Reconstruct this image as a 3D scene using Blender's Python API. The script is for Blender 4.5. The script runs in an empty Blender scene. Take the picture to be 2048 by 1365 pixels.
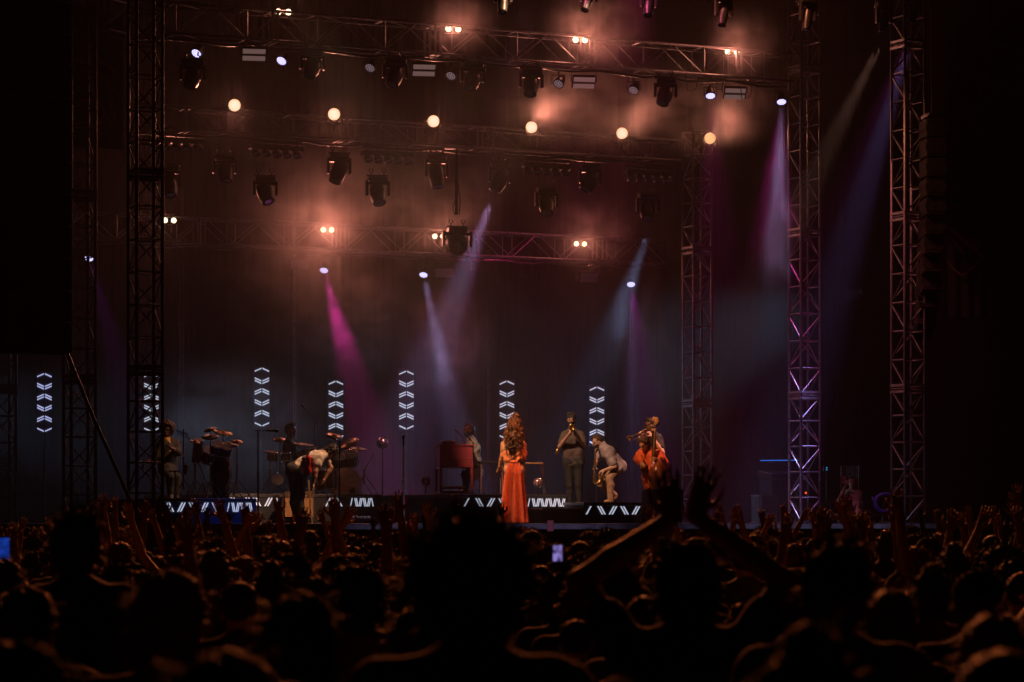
import bpy, math, random
import numpy as np
from mathutils import Vector, Matrix, Quaternion, Euler
R = math.radians
rng = random.Random(7)
sc = bpy.context.scene
C = sc.collection
# ------------------------------------------------------------ camera, sky, haze, exposure
F = 5689.0; EYE = 1.9; DECK = 1.84; HZ = 1040.0; PHI = R(25.8)
cd = bpy.data.cameras.new('camera'); cam = bpy.data.objects.new('camera', cd); C.objects.link(cam)
cam.location = (0, 0, EYE); cam.rotation_euler = (R(90), 0, 0)
cd.sensor_width = 36; cd.lens = 100; cd.shift_y = (HZ-682.5)/2048; cd.clip_start = .1; cd.clip_end = 500
cd.dof.use_dof = True; cd.dof.focus_distance = 48.5; cd.dof.aperture_fstop = 5.0
sc.camera = cam
w = bpy.data.worlds.new('World'); sc.world = w; w.use_nodes = True
nt = w.node_tree; bg = nt.nodes['Background']
sk = nt.nodes.new('ShaderNodeTexSky'); sk.sky_type = 'NISHITA'; sk.sun_disc = False
sk.sun_elevation = R(-6); sk.sun_rotation = R(180)
nt.links.new(sk.outputs[0], bg.inputs[0]); bg.inputs[1].default_value = 0.03
sc.view_settings.view_transform = 'Standard'; sc.view_settings.look = 'None'
sc.view_settings.exposure = 0; sc.view_settings.gamma = 1
cy = sc.cycles
cy.use_denoising = True; cy.max_bounces = 4; cy.diffuse_bounces = 1; cy.glossy_bounces = 2
cy.volume_bounces = 0; cy.transparent_max_bounces = 6; cy.transmission_bounces = 2
cy.use_light_tree = True; cy.volume_step_rate = 1.0; cy.volume_max_steps = 64
cy.sample_clamp_indirect = 2; cy.caustics_reflective = False; cy.caustics_refractive = False
KW = 2.5    # one knob for all stage lamps

# ------------------------------------------------------------ coordinates
cP, sP = math.cos(PHI), math.sin(PHI)
def S(u, v, h=0):                      # stage metres: u along the front, v upstage, h above the deck
    return Vector((-5.6+cP*u-sP*v, 43.4+sP*u+cP*v, DECK+h))
def PX(x, y, Y):                       # a spot seen at photo (x, y) standing Y metres away
    return Vector(((x-1024)/F*Y, Y, EYE+(HZ-y)/F*Y))
def onv(x, y, v):                      # the same on the stage line v
    k = (x-1024)/F; o = S(0, v)
    u = (k*o.y-o.x)/(cP-k*sP)
    p = S(u, v); return PX(x, y, p.y)
def uof(x, v):
    k = (x-1024)/F; o = S(0, v); return (k*o.y-o.x)/(cP-k*sP)

# ------------------------------------------------------------ materials
MATS = {}
def mat(name, col, rough=.6, metal=0, nscale=0, namt=.25, bump=0, bscale=40, emit=None, es=1, sheen=0, spec=.5, coat=0):
    if name in MATS: return MATS[name]
    m = bpy.data.materials.new(name); m.use_nodes = True; t = m.node_tree; b = t.nodes['Principled BSDF']
    b.inputs['Base Color'].default_value = (*col, 1); b.inputs['Roughness'].default_value = rough
    b.inputs['Metallic'].default_value = metal; b.inputs['Specular IOR Level'].default_value = spec
    if coat: b.inputs['Coat Weight'].default_value = coat
    if sheen:
        b.inputs['Sheen Weight'].default_value = sheen; b.inputs['Sheen Roughness'].default_value = .4
    tc = None
    if nscale or bump:
        tc = t.nodes.new('ShaderNodeTexCoord')
    if nscale:
        n = t.nodes.new('ShaderNodeTexNoise'); n.inputs['Scale'].default_value = nscale; n.inputs['Detail'].default_value = 4
        t.links.new(tc.outputs['Object'], n.inputs['Vector'])
        r = t.nodes.new('ShaderNodeMapRange'); r.inputs['To Min'].default_value = 1-namt*1.6; r.inputs['To Max'].default_value = 1+namt*1.6
        r.inputs['From Min'].default_value = .2; r.inputs['From Max'].default_value = .8
        t.links.new(n.outputs['Fac'], r.inputs['Value'])
        mx = t.nodes.new('ShaderNodeMix'); mx.data_type = 'RGBA'; mx.blend_type = 'MULTIPLY'; mx.inputs[0].default_value = 1
        mx.inputs[6].default_value = (*col, 1); t.links.new(r.outputs[0], mx.inputs[7]); t.links.new(mx.outputs[2], b.inputs['Base Color'])
    if bump:
        n = t.nodes.new('ShaderNodeTexNoise'); n.inputs['Scale'].default_value = bscale; n.inputs['Detail'].default_value = 3
        t.links.new(tc.outputs['Object'], n.inputs['Vector'])
        bp = t.nodes.new('ShaderNodeBump'); bp.inputs['Strength'].default_value = bump; bp.inputs['Distance'].default_value = .02
        t.links.new(n.outputs['Fac'], bp.inputs['Height']); t.links.new(bp.outputs[0], b.inputs['Normal'])
    if emit:
        b.inputs['Emission Color'].default_value = (*emit, 1); b.inputs['Emission Strength'].default_value = es
        m.cycles.emission_sampling = 'NONE'
    MATS[name] = m; return m
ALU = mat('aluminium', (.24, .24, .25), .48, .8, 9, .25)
ALUD = mat('dull_shaded_aluminium', (.10, .10, .105), .5, .8, 9, .25)  # darker copy of the aluminium; shade of the unlit left towers in its colour
BLK = mat('black_metal', (.022, .022, .024), .42, .3, 14, .3)
BLKP = mat('black_plastic', (.018, .018, .02), .35, 0, 20, .2)
CHROME = mat('chrome', (.75, .75, .76), .18, 1)
BRASS = mat('brass', (.75, .48, .18), .25, 1)
CLOTH = mat('black_cloth', (.018, .018, .021), .9, 0, 3, .4, .5, 60)
DRAPE = mat('backdrop_cloth', (.009, .008, .009), .95, 0, 2, .35, .3, 40)
DECKM = mat('deck_ply', (.06, .058, .065), .38, 0, 6, .4, .15, 25)
GLASS = mat('dark_lens', (.02, .02, .03), .08, 0, coat=1)
WARM = mat('warm_lens', (.9, .8, .6), .3, emit=(1, .74, .42), es=3.0)
CREAM = mat('cream_lens', (.9, .8, .6), .3, emit=(1, .77, .55), es=1.08)
CREAMD = mat('cream_rim', (.9, .8, .6), .3, emit=(1, .52, .22), es=.8)
AMBER = mat('amber_lens', (.9, .7, .4), .3, emit=(1, .62, .25), es=.95)
LEDW = mat('led_white', (.8, .8, .9), .4, emit=(.62, .68, .84), es=.66)
LEDC = mat('led_cell', (.8, .8, .9), .4, emit=(.72, .68, 1), es=1.5)
LEDD = mat('led_cell_dim', (.5, .45, .5), .4, emit=(.6, .42, .48), es=.28)
LEDV = mat('led_violet', (.3, .3, .5), .4, emit=(.35, .3, .95), es=.9)
STROBE = mat('strobe_panel_dim', (.6, .55, .5), .5, emit=(.55, .33, .30), es=.20)

# ------------------------------------------------------------ mesh builder
class MB:
    def __init__(s): s.v = []; s.f = []; s.mi = []; s.cur = 0
    def add(s, vs, fs):
        n = len(s.v); s.v += [tuple(p) for p in vs]
        s.f += [tuple(n+i for i in f) for f in fs]; s.mi += [s.cur]*len(fs)
    def box(s, c, d, rot=None, bev=0):
        x, y, z = d[0]/2, d[1]/2, d[2]/2; c = Vector(c)
        if bev:
            b = min(bev, x*.9, y*.9, z*.9); pts = []
            for k, (zz, i) in enumerate(((-z, b), (-z+b, 0), (z-b, 0), (z, b))):
                X, Y = x-i, y-i; q = b*.6
                pts += [(X-q, -Y, zz), (X, -Y+q, zz), (X, Y-q, zz), (X-q, Y, zz), (-X+q, Y, zz), (-X, Y-q, zz), (-X, -Y+q, zz), (-X+q, -Y, zz)]
            fs = [tuple(range(7, -1, -1)), tuple(range(24, 32))]
            for k in range(3):
                for j in range(8): fs.append((k*8+j, k*8+(j+1) % 8, (k+1)*8+(j+1) % 8, (k+1)*8+j))
        else:
            pts = [(i, j, k) for k in (-z, z) for j in (-y, y) for i in (-x, x)]
            fs = [(0, 2, 3, 1), (4, 5, 7, 6), (0, 1, 5, 4), (2, 6, 7, 3), (0, 4, 6, 2), (1, 3, 7, 5)]
        pts = [Vector(p) for p in pts]
        if rot is not None: pts = [rot @ p for p in pts]
        s.add([p+c for p in pts], fs); return s
    def tube(s, pts, r, n=8, cap=True):
        pts = [Vector(p) for p in pts]; m = len(pts)
        rs = r if isinstance(r, (list, tuple)) else [r]*m
        t0 = (pts[1]-pts[0]).normalized()
        a = t0.cross(Vector((0, 0, 1)) if abs(t0.z) < .9 else Vector((1, 0, 0))).normalized()
        V = []
        for i, p in enumerate(pts):
            t = (pts[min(i+1, m-1)]-pts[max(i-1, 0)]).normalized()
            a = (a-t*a.dot(t)).normalized(); b = t.cross(a)
            V += [p+(a*math.cos(6.28318*j/n)+b*math.sin(6.28318*j/n))*rs[i] for j in range(n)]
        fs = [(i*n+j, i*n+(j+1) % n, (i+1)*n+(j+1) % n, (i+1)*n+j) for i in range(m-1) for j in range(n)]
        if cap: fs += [tuple(range(n-1, -1, -1)), tuple(range((m-1)*n, m*n))]
        s.add(V, fs); return s
    def rod(s, a, b, r, n=6): return s.tube([a, b], r, n)
    def lathe(s, prof, n=20, M=None):      # prof: (radius, z)
        V = []; 
        for r_, z in prof: V += [Vector((r_*math.cos(6.28318*j/n), r_*math.sin(6.28318*j/n), z)) for j in range(n)]
        fs = [(i*n+j, i*n+(j+1) % n, (i+1)*n+(j+1) % n, (i+1)*n+j) for i in range(len(prof)-1) for j in range(n)]
        fs += [tuple(range(n-1, -1, -1)), tuple(range((len(prof)-1)*n, len(prof)*n))]
        if M is not None: V = [M @ p for p in V]
        s.add(V, fs); return s
    def ball(s, c, r, n=12, sq=(1, 1, 1)):
        prof = [(max(1e-4, math.sin(math.pi*i/8))*r, -math.cos(math.pi*i/8)*r) for i in range(9)]
        return s.lathe(prof, n, Matrix.Translation(c) @ Matrix.Diagonal((*sq, 1)))
    def build(s, name, m, parent=None, smooth=False, loc=None):
        me = bpy.data.meshes.new(name); me.from_pydata(s.v, [], s.f)
        for k in (m if isinstance(m, (list, tuple)) else [m]): me.materials.append(k)
        if isinstance(m, (list, tuple)): me.polygons.foreach_set('material_index', s.mi)
        if smooth: me.polygons.foreach_set('use_smooth', [True]*len(s.f))
        me.update(); o = bpy.data.objects.new(name, me); C.objects.link(o)
        if parent: o.parent = parent
        if loc is not None: o.location = loc
        return o
def thing(name, label, cat, loc=(0, 0, 0), rot=None, group=None):
    o = bpy.data.objects.new(name, None); C.objects.link(o); o.empty_display_size = .1; o.location = loc
    if rot is not None: o.rotation_euler = rot.to_euler() if isinstance(rot, (Matrix, Quaternion)) else rot
    o['label'] = label; o['category'] = cat
    if group: o['group'] = group
    return o
def tag(o, label, cat, group=None, kind=None):
    if label: o['label'] = label
    if cat: o['category'] = cat
    if group: o['group'] = group
    if kind: o['kind'] = kind
    return o
def copy_tree(o, parent=None):
    c = o.copy(); C.objects.link(c)
    if parent: c.parent = parent
    for ch in list(o.children): copy_tree(ch, c)
    return c
YAW = Matrix.Rotation(PHI, 3, 'Z')
def spot(p, target, watts, col, size=30, blend=.6, parent=None, radius=.06, name='lamp'):
    l = bpy.data.lights.new(name, 'SPOT'); l.energy = watts*KW; l.color = col; l.spot_size = R(size); l.spot_blend = blend
    l.shadow_soft_size = radius
    p = Vector(p)+(Vector(target)-Vector(p)).normalized()*.07; o = bpy.data.objects.new(name, l); C.objects.link(o); o.location = p
    o.rotation_euler = (Vector(target)-Vector(p)).to_track_quat('-Z', 'Y').to_euler()
    if parent:
        bpy.context.view_layer.update(); o.parent = parent; o.matrix_parent_inverse = parent.matrix_world.inverted()
    return o
ORD = ['first', 'second', 'third', 'fourth', 'fifth', 'sixth', 'seventh', 'eighth', 'ninth', 'tenth', 'eleventh', 'twelfth', 'thirteenth', 'fourteenth', 'fifteenth', 'sixteenth', 'seventeenth', 'eighteenth', 'nineteenth', 'twentieth']
ORD += ['twenty-'+q for q in ORD[:9]]+['thirtieth']+['thirty-'+q for q in ORD[:9]]
HAZE = 0.00012; STAGEAIR = 0.0054; SMOKE = True; CROWDW = 1650
# ------------------------------------------------------------ ground, stage, backdrop
g = MB(); g.add([(-200, -30, 0), (200, -30, 0), (200, 250, 0), (-200, 250, 0)], [(0, 1, 2, 3)])
tag(g.build('ground', mat('dark_grass', (.03, .035, .02), .95, 0, 2, .4, .6, 30)), None, None, kind='structure')
def sbox(mb, u0, u1, v0, v1, h0, h1):
    c = S((u0+u1)/2, (v0+v1)/2, (h0+h1)/2); mb.box(c, (u1-u0, v1-v0, h1-h0), YAW)
m = MB(); sbox(m, -5, 19, -.55, 17, -.12, 0)
tag(m.build('stage_floor', DECKM), None, None, kind='structure')
st = thing('stage_apron', 'black stage front wall with silver lip, between the crowd and the band', 'stage apron')
m = MB(); sbox(m, -5, 19, -.45, -.40, -1.84, -.125); m.build('skirt', CLOTH, st)
LIP = mat('lip_metal', (.30, .29, .33), .5, .5, 5, .3)
m = MB(); sbox(m, 2.4, 19, -.62, -.56, -.09, -.012); sbox(m, -5, 2.0, -.62, -.56, -.09, -.02)
m.build('edge_trim', LIP, st)
m = MB()
for k in range(4): sbox(m, 2.4, 19, -.50-.0*k, -.455, -.20-.075*k, -.165-.075*k)
m.build('rail', mat('rail_metal', (.10, .095, .12), .5, .5), st)
# crowd barrier
cb = thing('crowd_barrier', 'grey steel crowd barrier running below the stage front', 'barrier')
m = MB()
for k in range(12):
    a = S(-4+2*k, -2.6); b = S(-2.05+2*k, -2.6)
    for z in (.1, .6, 1.12): m.rod((a.x, a.y, z), (b.x, b.y, z), .022)
    for q in (a, b): m.rod((q.x, q.y, 0), (q.x, q.y, 1.14), .025)
m.build('rail', ALUD, cb)
# backdrop: pleated black drape
m = MB(); N = 420; V = []; fs = []
for i in range(N+1):
    u = -9+32*i/N; dv = .10*math.sin(i*1.9)+.05*math.sin(i*.63+1)
    for h in (-1.8, 3, 7, 12): V.append(S(u, 15.6+dv, h))
for i in range(N):
    for k in range(3): fs.append((i*4+k, (i+1)*4+k, (i+1)*4+k+1, i*4+k+1))
m.add(V, fs); o = m.build('backdrop_curtain', DRAPE, smooth=True)
tag(o, 'wide dark pleated curtain hanging behind the whole band', 'curtain')

# ------------------------------------------------------------ truss towers
def tower(u, v, h0, h1, label, couplings, side=.41, mt=ALU, base=True, skip=None):
    t = thing('truss_tower', label, 'truss tower', S(u, v, h0), (0, 0, PHI), 'truss towers of the stage roof')
    s = side; H = h1-h0
    cs = [(0, 0), (s, 0), (s, s), (0, s)]
    for c in cs:
        MB().rod((*c, 0), (*c, H), .028, 8).build('chord', mt, t, True)
    br = MB(); z = 0; k = 0
    edges = [0]+[c-h0 for c in couplings if h0 < c < h1]+[H]
    for a, b in zip(edges, edges[1:]):
        n = max(1, round((b-a)/.5)); d = (b-a)/n
        for j in range(n):
            z0, z1 = a+j*d, a+(j+1)*d
            for q in range(4):
                A, B = cs[q], cs[(q+1) % 4]
                if (j+q) % 2: A, B = B, A
                br.rod((*A, z0+.03), (*B, z1-.03), .0125, 5)
                br.rod((*A, z1), (*B, z1), .0125, 5)
    br.build('lattice', mt, t)
    for c in couplings:
        if h0 < c < h1:
            cp = MB(); z = c-h0
            for dz in (-.055, .055):
                for q in range(4):
                    A, B = cs[q], cs[(q+1) % 4]
                    mid = ((A[0]+B[0])/2, (A[1]+B[1])/2, z+dz)
                    cp.box(mid, (abs(A[0]-B[0])+.05 if A[0] != B[0] else .045, abs(A[1]-B[1])+.05 if A[1] != B[1] else .045, .045))
            cp.build('coupling_frame', mt, t)
    if base:
        MB().box((s/2, s/2, .012), (.75, .75, .024), bev=.006).build('base_plate', BLK, t)
    return t
CPL = [2.35, 5.35, 8.35]
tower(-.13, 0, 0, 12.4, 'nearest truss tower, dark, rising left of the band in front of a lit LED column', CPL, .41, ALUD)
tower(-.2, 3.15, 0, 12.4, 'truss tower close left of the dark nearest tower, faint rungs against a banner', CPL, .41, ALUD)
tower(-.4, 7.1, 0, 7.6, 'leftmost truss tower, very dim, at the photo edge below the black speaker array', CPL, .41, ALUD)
tower(13.8, 0, 0, 9.3, 'rightmost truss tower, pinkish metal, its foot beside a blue cable coil', CPL)
tower(13.63, 3.15, 0, 12.4, 'magenta lit truss tower where the top lighting truss ends', CPL)
tower(13.6, 7.1, 0, 7.7, 'hazy magenta truss tower just right of the double bass', CPL)

def truss(u0, u1, v, h0, hh, dd, label, name='lighting_truss', sec=3.0, mt=ALU):
    t = thing(name, label, 'lighting truss', S(u0, v, h0), (0, 0, PHI), 'lighting trusses over the stage')
    L = u1-u0; cs = [(0, 0), (dd, 0), (dd, hh), (0, hh)]
    for (y, z) in cs: MB().rod((0, y, z), (L, y, z), .024, 8).build('chord', mt, t, True)
    n = max(2, round(L/.62)); d = L/n; br = MB()
    for j in range(n):
        x0, x1 = j*d, (j+1)*d
        for (ya, za), (yb, zb) in (((0, 0), (0, hh)), ((dd, 0), (dd, hh)), ((0, 0), (dd, 0)), ((0, hh), (dd, hh))):
            if j % 2: br.rod((x0, yb, zb), (x1-.02, ya, za), .0125, 5)
            else: br.rod((x0, ya, za), (x1-.02, yb, zb), .0125, 5)
        if j % 2 == 0:
            for a, b in zip(cs, cs[1:]+cs[:1]): br.rod((x0, *a), (x0, *b), .0125, 5)
    br.build('lattice', mt, t)
    lo_ = MB(); rr_ = random.Random(int(h0*100)); pts = [(L*i/44, dd*.5+.04*math.sin(i*.9), -.035-.05*abs(math.sin(i*.71))-.03*rr_.random()) for i in range(45)]
    lo_.tube(pts, .022, 6); lo_.tube([(x+.05, y+.06, z+.02) for x, y, z in pts], .014, 5)
    for q in range(5):
        x = L*rr_.uniform(.05, .95); d_ = rr_.uniform(.15, .4); lo_.tube([(x, 0, 0), (x+.05, 0, -d_), (x+.22, 0, -d_*.9), (x+.3, 0, 0)], .009, 5)
    lo_.build('cable_loom', BLKP, t)
    for q in range(3):
        x = L*(.12+.38*q); MB().rod((x, dd/2, hh), (x, dd/2, hh+min(5, 11.2-h0)), .009, 5).build('hoist_chain', BLK, t)
    k = 0
    while k*sec <= L+.01:
        x = min(max(k*sec, .03), L-.03); cp = MB()
        for dx in (-.05, .05):
            for a, b in zip(cs, cs[1:]+cs[:1]):
                cp.box((x+dx, (a[0]+b[0])/2, (a[1]+b[1])/2), (.035, abs(a[0]-b[0])+.04, abs(a[1]-b[1])+.04))
        cp.build('coupling_frame', mt, t); k += 1
    return t
HA = 8.10    # bottom chord of the front truss
truss(.35, 13.5, 3.2, HA, .50, .45, 'topmost long lighting truss spanning between the left and right towers, warm twin lamps on it')
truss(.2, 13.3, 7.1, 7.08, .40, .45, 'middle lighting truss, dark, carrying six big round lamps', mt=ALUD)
truss(2.2, 15.7, 12.0, 5.55, .50, .45, 'lowest and farthest lighting truss, hazy, crossing behind the hanging moving head')
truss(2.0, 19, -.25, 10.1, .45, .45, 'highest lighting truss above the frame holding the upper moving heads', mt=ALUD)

# tall back pipes
for x, yt, v in ((358, 480, 13.5), (587, 350, 14.2), (975, 500, 14.6), (1262, 600, 14.4)):
    p = onv(x, yt, v); t = thing('support_pipe', {358: 'bright twin upright pipe just right of the dark near tower', 587: 'faint twin upright pipe above the drummer', 975: 'faint twin upright pipe behind the keyboard player', 1262: 'faint thin upright pipe right of the last LED column'}[x], 'pipe', (p.x, p.y, DECK), (0, 0, PHI), 'upright pipes at the back of the stage')
    for k in range(3 if x == 358 else 2): MB().rod((k*.05, 0, 0), (k*.05, .02*k, p.z-DECK), .019, 8).build('tube', ALU, t, True)
# ------------------------------------------------------------ lamps and fixtures
def aim_rot(d):    # rotation taking -Z to d
    return Vector(d).to_track_quat('-Z', 'Y')
def round_lamp(p, target, label, watts, size=34, amber=False):
    d = (Vector(target)-p).normalized()
    t = thing('round_spotlight', label, 'stage light', p, None, 'big round lamps on the middle truss')
    q = aim_rot(d); M = q.to_matrix().to_4x4()
    face = aim_rot(Vector((-p.x*.9, -p.y, (EYE-p.z)*.6)).lerp(d*p.length, .3)).to_matrix().to_4x4()
    MB().lathe([(.05, .28), (.10, .26), (.12, .1), (.125, 0), (.118, -.01), (.112, .004)], 24, face).build('can', BLKP, t, True)
    lens = MB(); lens.cur = 0
    lens.lathe([(.001, -.004), (.096, -.004), (.096, .002), (.001, .002)], 28, face)
    lens.cur = 1; lens.lathe([(.096, -.001), (.111, -.001), (.111, .003), (.096, .003)], 28, face)
    lens.build('lens', [AMBER if amber else CREAM, CREAMD], t)
    y = MB(); y.tube([Vector((-.15, 0, 0)), Vector((-.15, .05, -.16)), Vector((0, .05, -.2)), Vector((.15, .05, -.16)), Vector((.15, 0, 0))], .012, 6); y.rod((0, .05, -.2), (0, .05, -.30), .02); y.build('yoke', BLK, t)
    spot(p+d*.08, target, watts, (1, .30, .20), size, 1, t, .16)
    spot(p+Vector((0, -.03, 0)), p+Vector((0, -3, -.3)), 26, (1, .34, .2), 165, 1, t, .12)
    return t
xs = [469, 668, 867, 1063, 1244, 1420]; ys = [211, 229, 243, 255, 267, 277]
wh = ['leftmost big round lamp, near the dark tower', 'second big round lamp from the left on the middle truss', 'third big round lamp, left of the hanging pole', 'fourth big round lamp, smoke drifting to its right', 'fifth big round lamp, its beam rising to the right', 'rightmost big round lamp, yellowish, below a small LED par']
for i, (x, y) in enumerate(zip(xs, ys)):
    p = onv(x, y, 7.0)
    tg = p+Vector((3.6 if i > 2 else .6, -9, 2.6 if i > 2 else -3.2))
    round_lamp(p, tg, wh[i], 150 if i > 2 else 120, 58 if i != 4 else 40, i == 5)

def twin(p, label, watts=60):
    watts *= .62
    t = thing('twin_blinder', label, 'stage light', p, (0, 0, PHI*.4), 'warm twin lamps on the trusses')
    MB().box((0, .06, 0), (.30, .08, .15), bev=.012).build('housing', BLK, t)
    for sx in (-.085, .085):
        o = MB(); o.lathe([(.001, -.028), (.036, -.022), (.048, 0), (.054, .012)], 20, Matrix.Translation((sx, .012, 0)) @ Matrix.Rotation(R(-90), 4, 'X')).build('lamp_lens', WARM, t, True)
    MB().tube([(-.17, .06, 0), (-.17, .06, .11), (.17, .06, .11), (.17, .06, 0)], .01, 6).build('yoke', BLK, t)
    spot(p+Vector((0, -.07, 0)), p+Vector((.3, -3, -.5)), watts, (1, .30, .20), 165, 1, t, .22)
    return t
for n, (x, y, v, w_, l) in enumerate([(567, 24, 3.35, 60, 'leftmost warm twin lamp on the topmost truss'), (907, 58, 3.35, 90, 'second warm twin lamp on the topmost truss'), (1161, 80, 3.35, 110, 'third warm twin lamp on the topmost truss, smoke above it'), (1465, 104, 3.35, 90, 'rightmost warm twin lamp on the topmost truss'),
        (339, 441, 12.0, 70, 'warm twin lamp of the far truss touching the dark near tower'), (655, 460, 12.0, 150, 'warm twin lamp of the far truss in the thickest smoke'), (878, 473, 12.0, 90, 'warm twin lamp half hidden by the hanging moving head'), (1161, 488, 12.0, 90, 'rightmost warm twin lamp of the far truss')]):
    twin(onv(x, y, v), l, w_)

def par(p, target, label, cells, hang=.22, group='LED par lamps under the trusses', r=.085):
    t = thing('led_par', label, 'LED par light', p, None, group)
    d = (Vector(target)-p).normalized(); M = aim_rot(d).to_matrix().to_4x4()
    MB().lathe([(.03, .2), (.06, .19), (.075, .12), (r+.012, .03), (r+.014, -.012), (r+.004, -.014), (r, .004)], 20, M).build('can', BLKP, t, True)
    MB().lathe([(.001, -.002), (r, -.002), (r, .003), (.001, .003)], 20, M).build('lens_plate', LEDV if cells is LEDC else BLKP, t)
    c = MB()
    for ring, (rr, n) in enumerate(((0, 1), (.4, 6), (.8, 12))):
        for k in range(n):
            a = 6.283*k/n; c.lathe([(.001, -.008), (.013, -.008), (.014, -.003), (.001, -.003)], 8, M @ Matrix.Translation((rr*r*math.cos(a), rr*r*math.sin(a), 0)))
    c.build('led_cells', cells, t)
    y = MB(); y.tube([(-r-.03, 0, .0), (-r-.03, .02, hang*.7), (r+.03, .02, hang*.7), (r+.03, 0, 0)], .009, 6); y.rod((0, .02, hang*.7), (0, .02, hang), .015); y.build('yoke', BLK, t)
    return t
ta = onv(1400, 560, 3)
pl = [(393, 107, LEDC, 'leftmost LED par, violet, under the topmost truss by the dark tower'), (563, 122, LEDC, 'violet LED par right of the leftmost strobe panel'), (740, 136, LEDD, 'dim LED par below the topmost truss, left of the second strobe panel'),
      (902, 152, LEDD, 'dim LED par right of the second strobe panel'), (1117, 168, LEDD, 'dim LED par left of the third strobe panel'), (1267, 181, LEDD, 'dim LED par right of the third strobe panel'),
      (1421, 192, LEDC, 'bright LED par with a magenta beam above the yellowish round lamp'), (1563, 204, LEDC, 'brightest LED par, white beam falling beside the magenta tower')]
for x, y, c, l in pl:
    p = onv(x, y, 3.3); tg = p+Vector((0, -1.6, -2.6)) if x > 1300 else p+Vector((-.9, -1.8, -2.0))
    t = par(p, tg, l, c)
    if x == 1421: spot(p, onv(1440, 640, 3.3), 900, (.85, .02, .34), 26, .9, t)
    if x == 1563:
        spot(p, onv(1530, 760, 3.3), 420, (.85, .02, .4), 26, .8, t); spot(p, onv(1545, 760, 3.3), 1250, (.40, .52, 1), 15, .9, t)
for x, y, c, l in [(648, 541, LEDC, 'LED par under the far truss with a vivid magenta beam'), (847, 550, LEDC, 'LED par under the far truss left of the hanging head, magenta to blue beam'), (1262, 569, LEDC, 'LED par under the far truss with a straight pale blue beam'),
                (178, 517, LEDC, 'small violet LED par seen through the second left tower')]:
    p = onv(x, y, 12.3); t = par(p, p+Vector((-.3 if x < 1200 else 0, -1.8, -2.4)), l, c, .3)
    if x == 648: spot(p, onv(708, 760, 12.3), 4300, (.80, .03, .36), 22, .7, t)
    if x == 847:
        spot(p, onv(895, 760, 12), 2200, (.8, .02, .4), 16, .8, t); spot(p, onv(885, 730, 12), 5200, (.25, .42, .8), 17, .9, t)
    if x == 1262:
        spot(p, onv(1266, 800, 12), 2800, (.38, .5, .9), 10, .9, t); spot(p, onv(1290, 800, 12), 1600, (.5, .03, .5), 30, .9, t)
    if x == 178: spot(p, onv(230, 700, 12), 500, (.5, .05, .7), 20, .8, t)
for x, y, v, l in [(508, 110, 3.4, 'brightest strobe panel, leftmost under the topmost truss'), (848, 141, 3.4, 'second strobe panel under the topmost truss'), (1168, 166, 3.4, 'third strobe panel under the topmost truss'), (1470, 188, 3.4, 'dimmest strobe panel under the right end of the topmost truss'),
                (600, 530, 12.3, 'faint panel under the far truss left of the magenta beam'), (890, 546, 12.3, 'faint panel under the far truss below the hanging head'), (1178, 556, 12.3, 'faint panel under the far truss left of the pale beam')]:
    p = onv(x, y, v); t = thing('strobe_panel', l, 'strobe light', p, Euler((R(38), 0, PHI*.35)), 'flat strobe panels')
    MB().box((0, .04, 0), (.42, .08, .24), bev=.01).build('housing', BLK, t)
    for z in (-.066, .066): MB().box((0, -.004, z), (.38, .01, .085)).build('light_strip', STROBE if v < 5 else mat('strobe_dark', (.25, .2, .18), .5), t)
    MB().box((0, -.004, 0), (.38, .008, .03)).build('centre_tube', mat('strobe_dark', (.25, .2, .18), .5), t)
    MB().tube([(-.23, .04, 0), (-.23, .12, .2), (.23, .12, .2), (.23, .04, 0)], .01, 6).build('yoke', BLK, t)

def moving_head(top, label, d, L=.42, wdt=.17, face='dark', group='moving head lights hanging from the trusses', sx=1.0):
    """top: clamp point; d: where the head looks"""
    t = thing('moving_head', label, 'moving head light', top, (0, 0, PHI*.5), group)
    m = MB()
    for q in (-.12, .12):
        m.tube([(q-.02, 0, .07), (q-.035, 0, .02), (q, 0, -.01), (q+.035, 0, .02), (q+.02, 0, .07)], .012, 6); m.rod((q, 0, -.01), (q, 0, -.07), .014)
    m.box((0, 0, -.065), (.40*sx, .05, .03)); m.build('clamp', BLK, t)
    MB().box((0, 0, -.13), (.36*sx, .24, .11), bev=.025).build('base', BLKP, t)
    z = -.13-.055-L*.42
    y = MB()
    for q in (-1, 1):
        y.box((q*(wdt+.035)*sx, 0, z+L*.18), (.05, .11, L*.62), bev=.015)
    y.box((0, 0, -.205), ((2*wdt+.12)*sx, .12, .05), bev=.015); y.build('yoke', BLKP, t)
    Mi = Matrix.Rotation(-PHI*.5, 3, 'Z'); dd = (Mi @ Vector(d)).normalized()
    M = Matrix.Translation((0, 0, z)) @ aim_rot(dd).to_matrix().to_4x4()
    a = wdt*.9*sx
    MB().lathe([(.3*a, L*.46), (.72*a, L*.40), (.95*a, L*.2), (a, 0), (.96*a, -L*.22), (.80*a, -L*.44), (.82*a, -L*.5), (.70*a, -L*.5), (.66*a, -L*.47)], 20, M).build('head', BLKP, t, True)
    ln = MB(); ln.lathe([(.001, -L*.475), (.4*a, -L*.485), (.68*a, -L*.472), (.001, -L*.47)], 20, M); ln.build('lens', GLASS, t, True)
    if face == 'cells':
        c = MB()
        for rr, n in ((.25, 6), (.5, 12)):
            for k in range(n):
                an = 6.283*k/n; c.ball(M @ Vector((rr*a*1.05*math.cos(an), rr*a*1.05*math.sin(an), -L*.487)), .011, 6)
        c.build('led_cells', mat('cell_glint', (.5, .4, .35), .2, .5), t)
    return t
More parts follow.
